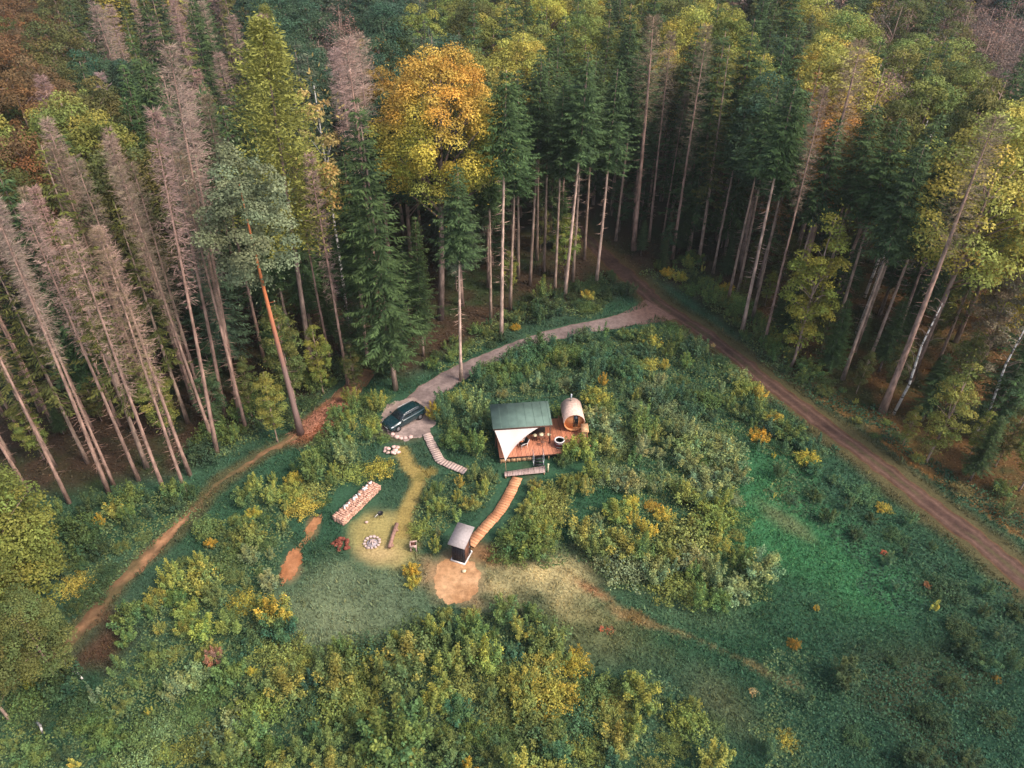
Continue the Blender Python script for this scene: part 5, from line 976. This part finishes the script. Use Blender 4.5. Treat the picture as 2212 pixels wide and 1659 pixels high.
# ------------------------------------------------------------------ camp-fire glade things
r = random.Random(21)
fp = P(804, 1173); fire = place('fire_pit', 'round fire pit ringed with pale stones in the dry grass glade', 'fire pit', (fp.x, fp.y, .01))
for k in range(13): a = k * 2 * math.pi / 13; MB().rock((.62 * math.cos(a), .62 * math.sin(a), .08), r.uniform(.13, .19), r).build('ring_stone', M_STONE, fire)
b = MB(); b.lathe([(.0, 0), (.48, .0), (.42, .05), (.0, .08)], 16); b.build('ash_bed', M_ASH, fire)
b = MB()
for k in range(5): a = k * 1.26; b.tube([(.34 * math.cos(a), .34 * math.sin(a), .06), (.02 * math.cos(a), .02 * math.sin(a), .28)], .055, 6)
b.build('charred_wood', M_WHITE if False else M_STONE, fire)
l0 = P(842, 1189); l1 = P(858, 1138); dl = l1 - l0; lb = place('log_bench', 'long split log bench lying right of the stone fire ring', 'bench', (l0.x, l0.y, 0), math.atan2(dl.y, dl.x)); LL = dl.length
b = MB(); V = []
b.tube([(0, 0, .36), (LL * .5, .02, .35), (LL, 0, .36)], [.17, .16, .18], 10); b.build('seat', M_LOG, lb)
MB().tube([(LL * .18, -.2, .1), (LL * .18, .2, .1)], .12, 8).build('support', M_LOG, lb); MB().tube([(LL * .82, -.2, .1), (LL * .82, .2, .1)], .12, 8).build('support', M_LOG, lb)
# stacked firewood
w0 = P(733, 1130); w1 = P(812, 1054); dw = w1 - w0; LW = dw.length; stack = place('wood_stack', 'long stack of pale split firewood lying in the grass left of the path', 'wood stack', (w0.x, w0.y, 0), math.atan2(dw.y, dw.x))
b = MB(); x = 0.0
while x < LW:
    for row in range(4):
        for z in range(3):
            yy = -.42 + row * .28 + r.uniform(-.04, .04); h = .12 + z * .22
            a = r.uniform(-.25, .25); L2 = r.uniform(.16, .24); rad = r.uniform(.09, .13)
            b.tube([(x - L2 * math.sin(a) * 0, yy - L2 * math.cos(a) * .8, h), (x + r.uniform(-.06, .06), yy + L2 * math.cos(a) * .8, h + r.uniform(-.03, .05))], [rad, rad * r.uniform(.8, 1)], 5)
    x += .21
b.build('split_logs', M_LOGEND, stack)
b = MB()
for k in range(16):
    x = r.uniform(.25, .95) * LW; b.tube([(x, .28 + r.uniform(-.1, .2), .72), (x + r.uniform(-.3, .3), .28 + r.uniform(-.25, .1), .80)], r.uniform(.07, .11), 5)
b.build('pale_top_logs', M_WHITE, stack)
b = MB(); b.tube([(-.1, -.5, .06), (LW + .1, -.5, .06)], .06, 6); b.tube([(-.1, .45, .06), (LW + .1, .45, .06)], .06, 6); b.build('base_pole', M_LOG, stack)
# heap of white stones by the parking, heap of red bark, stones along the parking edge
def heap(name, label, cat, u, v, n, rad, s0, s1, m, hh=.4, pn='stone'):
    p = P(u, v); h = place(name, label, cat, (p.x, p.y, 0)); 
    for k in range(n):
        q = r.random() ** .6 * rad; a = r.uniform(0, 6.28); s = r.uniform(s0, s1); MB().rock((q * math.cos(a), q * math.sin(a), s * .5 + hh * (1 - q / rad)), s, r).build(pn, m, h)
heap('stone_heap', 'heap of pale pinkish stones below the parked car', 'stone heap', 847, 976, 26, .75, .14, .26, M_PSTONE)
heap('bark_heap', 'low heap of reddish-brown bark left of the fire pit', 'bark heap', 736, 1178, 30, .75, .12, .24, M_RED, .25, 'bark_piece')
for k, (u, v) in enumerate([(836, 922), (840, 931), (848, 939), (857, 945), (866, 948), (876, 947), (887, 945), (831, 914)]):
    p = P(u, v); o = MB().rock((0, 0, .06), r.uniform(.2, .32), r).build('edge_stone', M_PSTONE); o.location = (p.x, p.y, 0); tag(o, ['first', 'second', 'third', 'fourth', 'fifth', 'sixth', 'seventh', 'eighth'][[7, 0, 1, 2, 3, 4, 5, 6].index(k)] + ' from the left of the white stones edging the gravel parking', 'stone', 'white stones edging the parking')
# square birdhouse-like planter, stool and kettle by the glade
p = P(894, 1187); pl = place('planter', 'small square pale wooden box right of the dry grass glade', 'planter', (p.x, p.y, 0), .1)
b = MB(); b.box((-.28, -.28, .45), (.28, -.22, .75)); b.box((-.28, .22, .45), (.28, .28, .75)); b.box((-.28, -.218, .45), (-.22, .218, .75)); b.box((.22, -.218, .45), (.28, .218, .75)); b.build('box', M_PSTONE, pl)
MB().box((-.218, -.218, .47), (.218, .218, .62)).build('soil', M_BROWN, pl)
for x in (-.22, .22):
    for y in (-.22, .22): MB().box((x - .04, y - .04, 0), (x + .04, y + .04, .448)).build('leg', M_PSTONE, pl)
p = P(823, 1119); s_ = place('grill', 'small black grill with a pale handle at the edge of the glade', 'grill', (p.x, p.y, 0)); MB().lathe([(.02, .45), (.2, .5), (.25, .62), (.23, .62), (.18, .53), (.0, .5)], 14).build('bowl', M_BLACK, s_)
for k in range(3): MB().tube([(.15 * math.cos(k * 2.1), .15 * math.sin(k * 2.1), .5), (.26 * math.cos(k * 2.1), .26 * math.sin(k * 2.1), 0)], .015, 5).build('leg', M_BLACK, s_)
MB().tube([(-.2, -.15, .6), (-.42, -.38, .5)], .03, 5).build('handle', M_WHITE, s_)
p = P(792, 1130); o = MB().rock((0, 0, .1), .17, r).build('boulder', M_PSTONE); o.location = (p.x, p.y, 0); tag(o, 'single small pinkish stone above the fire pit', 'stone')
p = P(1000, 1236); o = MB().rock((0, 0, .1), .2, r).build('boulder', M_CREAM); o.location = (p.x + .1, p.y, 0); tag(o, 'small yellowish stone on the sand below the toilet hut', 'stone')
# fallen and broken birch stems
def stem(u0, v0, u1, v1, z1, rad, lab, name='fallen_log', m=M_BIRCH):
    p0 = G(u0, v0); p1 = P(u1, v1, z1); d = p1 - p0; o = MB().tube([(0, 0, rad), tuple(d * .5 + Vector((.08, .05, rad))), tuple(d)], [rad, rad * .8, rad * .45], 8).build(name, m, smooth=True); o.location = p0; tag(o, lab, 'log' if 'log' in name else 'dead stem')
stem(128, 1428, 178, 1466, .35, .12, 'pale fallen log near the lower end of the forest track')
stem(78, 1560, 92, 1583, .9, .10, 'short white broken log in the bushes of the bottom left corner')
def bare_birch(u, v, u1, v1, H, lab):
    p = G(u, v); o = thing('bare_birch', lab, 'tree', tuple(p)); q = P(u1, v1, H); d = q - p; rr2 = random.Random(u); pts = [(0, 0, 0), tuple(d * .3 + Vector((.25, 0, 0))), tuple(d * .65 + Vector((-.15, .1, 0))), tuple(d)]
    MB().tube(pts, [.16, .13, .09, .03], 7).build('trunk', M_BIRCH, o, smooth=True); b = MB()
    for k in range(26):
        t = rr2.uniform(.35, 1); c = d * t; a = rr2.uniform(0, 6.28); L = rr2.uniform(.4, 1.5) * (1.3 - t * .6); b.tube([tuple(c), (c.x + L * math.cos(a) * .6, c.y + L * math.sin(a) * .6, c.z + L * .5), (c.x + L * math.cos(a), c.y + L * math.sin(a), c.z + L * .6)], [.035, .02, .008], 4)
    b.build('branch', M_BARK, o)
bare_birch(1930, 895, 2036, 655, 13.5, 'slender bare white birch stem just right of the thick brown dead spruce')
bare_birch(2100, 950, 2225, 690, 14, 'bare dark-stemmed birch leaning out at the right edge of the photo')
bare_birch(2065, 300, 2068, 190, 12, 'white bare stem among yellow leaves in the upper right') if False else None
# brushwood beside the top of the forest track
p = P(700, 900); br = thing('brushwood_pile', 'long reddish pile of cut brushwood beside the upper forest track', 'brushwood', (p.x, p.y, 0), math.atan2((P(750, 862) - p).y, (P(750, 862) - p).x)); b = MB()
for k in range(420):
    c = Vector((r.gauss(0, 1.9), r.gauss(0, .65), 0)); c.z = .05 + abs(r.gauss(0, .22)) * math.exp(-(c.x / 2.5) ** 2 - (c.y / .9) ** 2); a = r.gauss(.2, .8); L = r.uniform(.25, .8); b.tube([(c.x - L * math.cos(a), c.y - L * math.sin(a), c.z), (c.x + L * math.cos(a), c.y + L * math.sin(a), c.z + r.uniform(-.05, .15))], r.uniform(.01, .03), 4)
b.build('branches', mat('cut_brush', (.42, .19, .12), .85, 3, .35), br)

# ------------------------------------------------------------------ labels for the plants: each says what it stands next to, and its rank where several alike stand there
LM = [(870, 905, 'the parked car'), (1125, 900, 'the lodge roof'), (1238, 905, 'the barrel sauna'), (992, 1185, 'the toilet hut'), (804, 1172, 'the fire pit'), (770, 1090, 'the firewood stack'), (955, 230, 'the orange-gold maple'), (590, 190, 'the big olive larch'), (610, 720, 'the orange pine trunk'),
      (1420, 668, 'the road junction'), (2060, 420, 'the thick-trunked dead spruce'), (1740, 620, 'the roadside yellow-green tree'), (987, 1255, 'the sand patch'), (640, 1200, 'the orange clay patch'), (1240, 1438, 'the bright golden bush'), (940, 1000, 'the bent pale boardwalk'), (1060, 1120, 'the orange boardwalk'),
      (1165, 1245, 'the dry grass patch'), (700, 895, 'the brushwood pile'), (470, 1040, 'the middle of the forest track'), (170, 1380, 'the lower forest track'), (1140, 740, 'the curved gravel lane'), (1560, 750, 'the dirt road bend'), (1900, 1010, 'the dirt road under the forest'), (2130, 1180, 'the dirt road at the right edge'),
      (1790, 1200, 'the bright green meadow'), (1500, 1378, 'the thin sandy streak'), (1985, 770, 'the bare white birch stem'), (1250, 620, 'the pale centre trunks')]
CORN = [(60, 60, 'in the top left corner'), (2150, 60, 'in the top right corner'), (80, 1600, 'in the bottom left corner'), (2130, 1600, 'in the bottom right corner'), (1106, 30, 'at the middle of the top edge'), (550, 30, 'on the top edge, left part'), (1650, 40, 'on the top edge, right part'), (40, 550, 'on the left edge, upper half'), (40, 1000, 'on the left edge, middle'), (2180, 500, 'on the right edge, upper half'), (2170, 880, 'on the right edge, middle'),
        (1106, 1600, 'at the middle of the bottom edge'), (700, 1600, 'on the bottom edge, left part'), (1500, 1600, 'on the bottom edge, right part'), (300, 350, 'in the upper left dead stand'), (1300, 300, 'in the upper centre'), (1600, 300, 'right of the upper centre'), (1900, 250, 'in the upper right'), (250, 750, 'in the left stand'), (450, 600, 'in the left stand, right part'), (850, 550, 'left of the pale centre trunks'), (1800, 400, 'in the right forest'), (900, 1480, 'in the lower centre left'), (1250, 1540, 'in the lower centre'), (420, 1300, 'in the lower left thicket'), (330, 1500, 'low in the left thicket'), (1420, 1050, 'in the thicket right of the sauna'), (1380, 860, 'in the thicket behind the sauna'), (760, 440, 'left below the maple'), (480, 300, 'beside the larch, lower left')]
ORD = ['', 'leftmost', 'second from left', 'third from left', 'fourth from left', 'fifth from left', 'sixth from left', 'seventh from left', 'eighth from left', 'ninth from left', 'tenth from left', 'eleventh from left', 'twelfth from left', 'thirteenth from left', 'fourteenth from left', 'fifteenth from left', 'sixteenth from left']
groups = {}
for o, look, noun, u, v in PENDING:
    best = min([(math.hypot(u - a, v - b_), ('L', a, b_, t)) for a, b_, t in LM] + [(math.hypot(u - a, v - b_) * 1.0, ('C', a, b_, t)) for a, b_, t in CORN]); k, a, b_, t = best[1]
    if k == 'L':
        du, dv = u - a, v - b_; rel = ('right of' if du > 0 else 'left of') if abs(du) > abs(dv) else ('below' if dv > 0 else 'above')
        ph = rel + ' ' + t
    else: ph = t
    groups.setdefault(('%s %s %s' % (look, noun, ph)).strip(), []).append((u, v, o))
for base, lst in groups.items():
    lst.sort(key=lambda q: q[0])
    for i, (u, v, o) in enumerate(lst):
        o['label'] = base if len(lst) == 1 else base + ', ' + (ORD[i + 1] if i + 1 < len(ORD) else 'the rightmost')

# ------------------------------------------------------------------ thin haze over the wood, added to lift dark tones
hz = MB().box((-520, -60, -2.0), (520, 900, 52)).build('haze', None); tag(hz, kind='stuff')
m = bpy.data.materials.new('haze_air'); m.use_nodes = True; t = m.node_tree; t.nodes.remove(t.nodes['Principled BSDF'])
pv = t.nodes.new('ShaderNodeVolumePrincipled'); pv.inputs['Color'].default_value = (.82, .90, .88, 1); pv.inputs['Density'].default_value = 0.00022; pv.inputs['Anisotropy'].default_value = 0.2
t.links.new(pv.outputs[0], t.nodes['Material Output'].inputs['Volume']); hz.data.materials.clear(); hz.data.materials.append(m)
S.cycles.volume_bounces = 0; S.cycles.volume_step_rate = 4
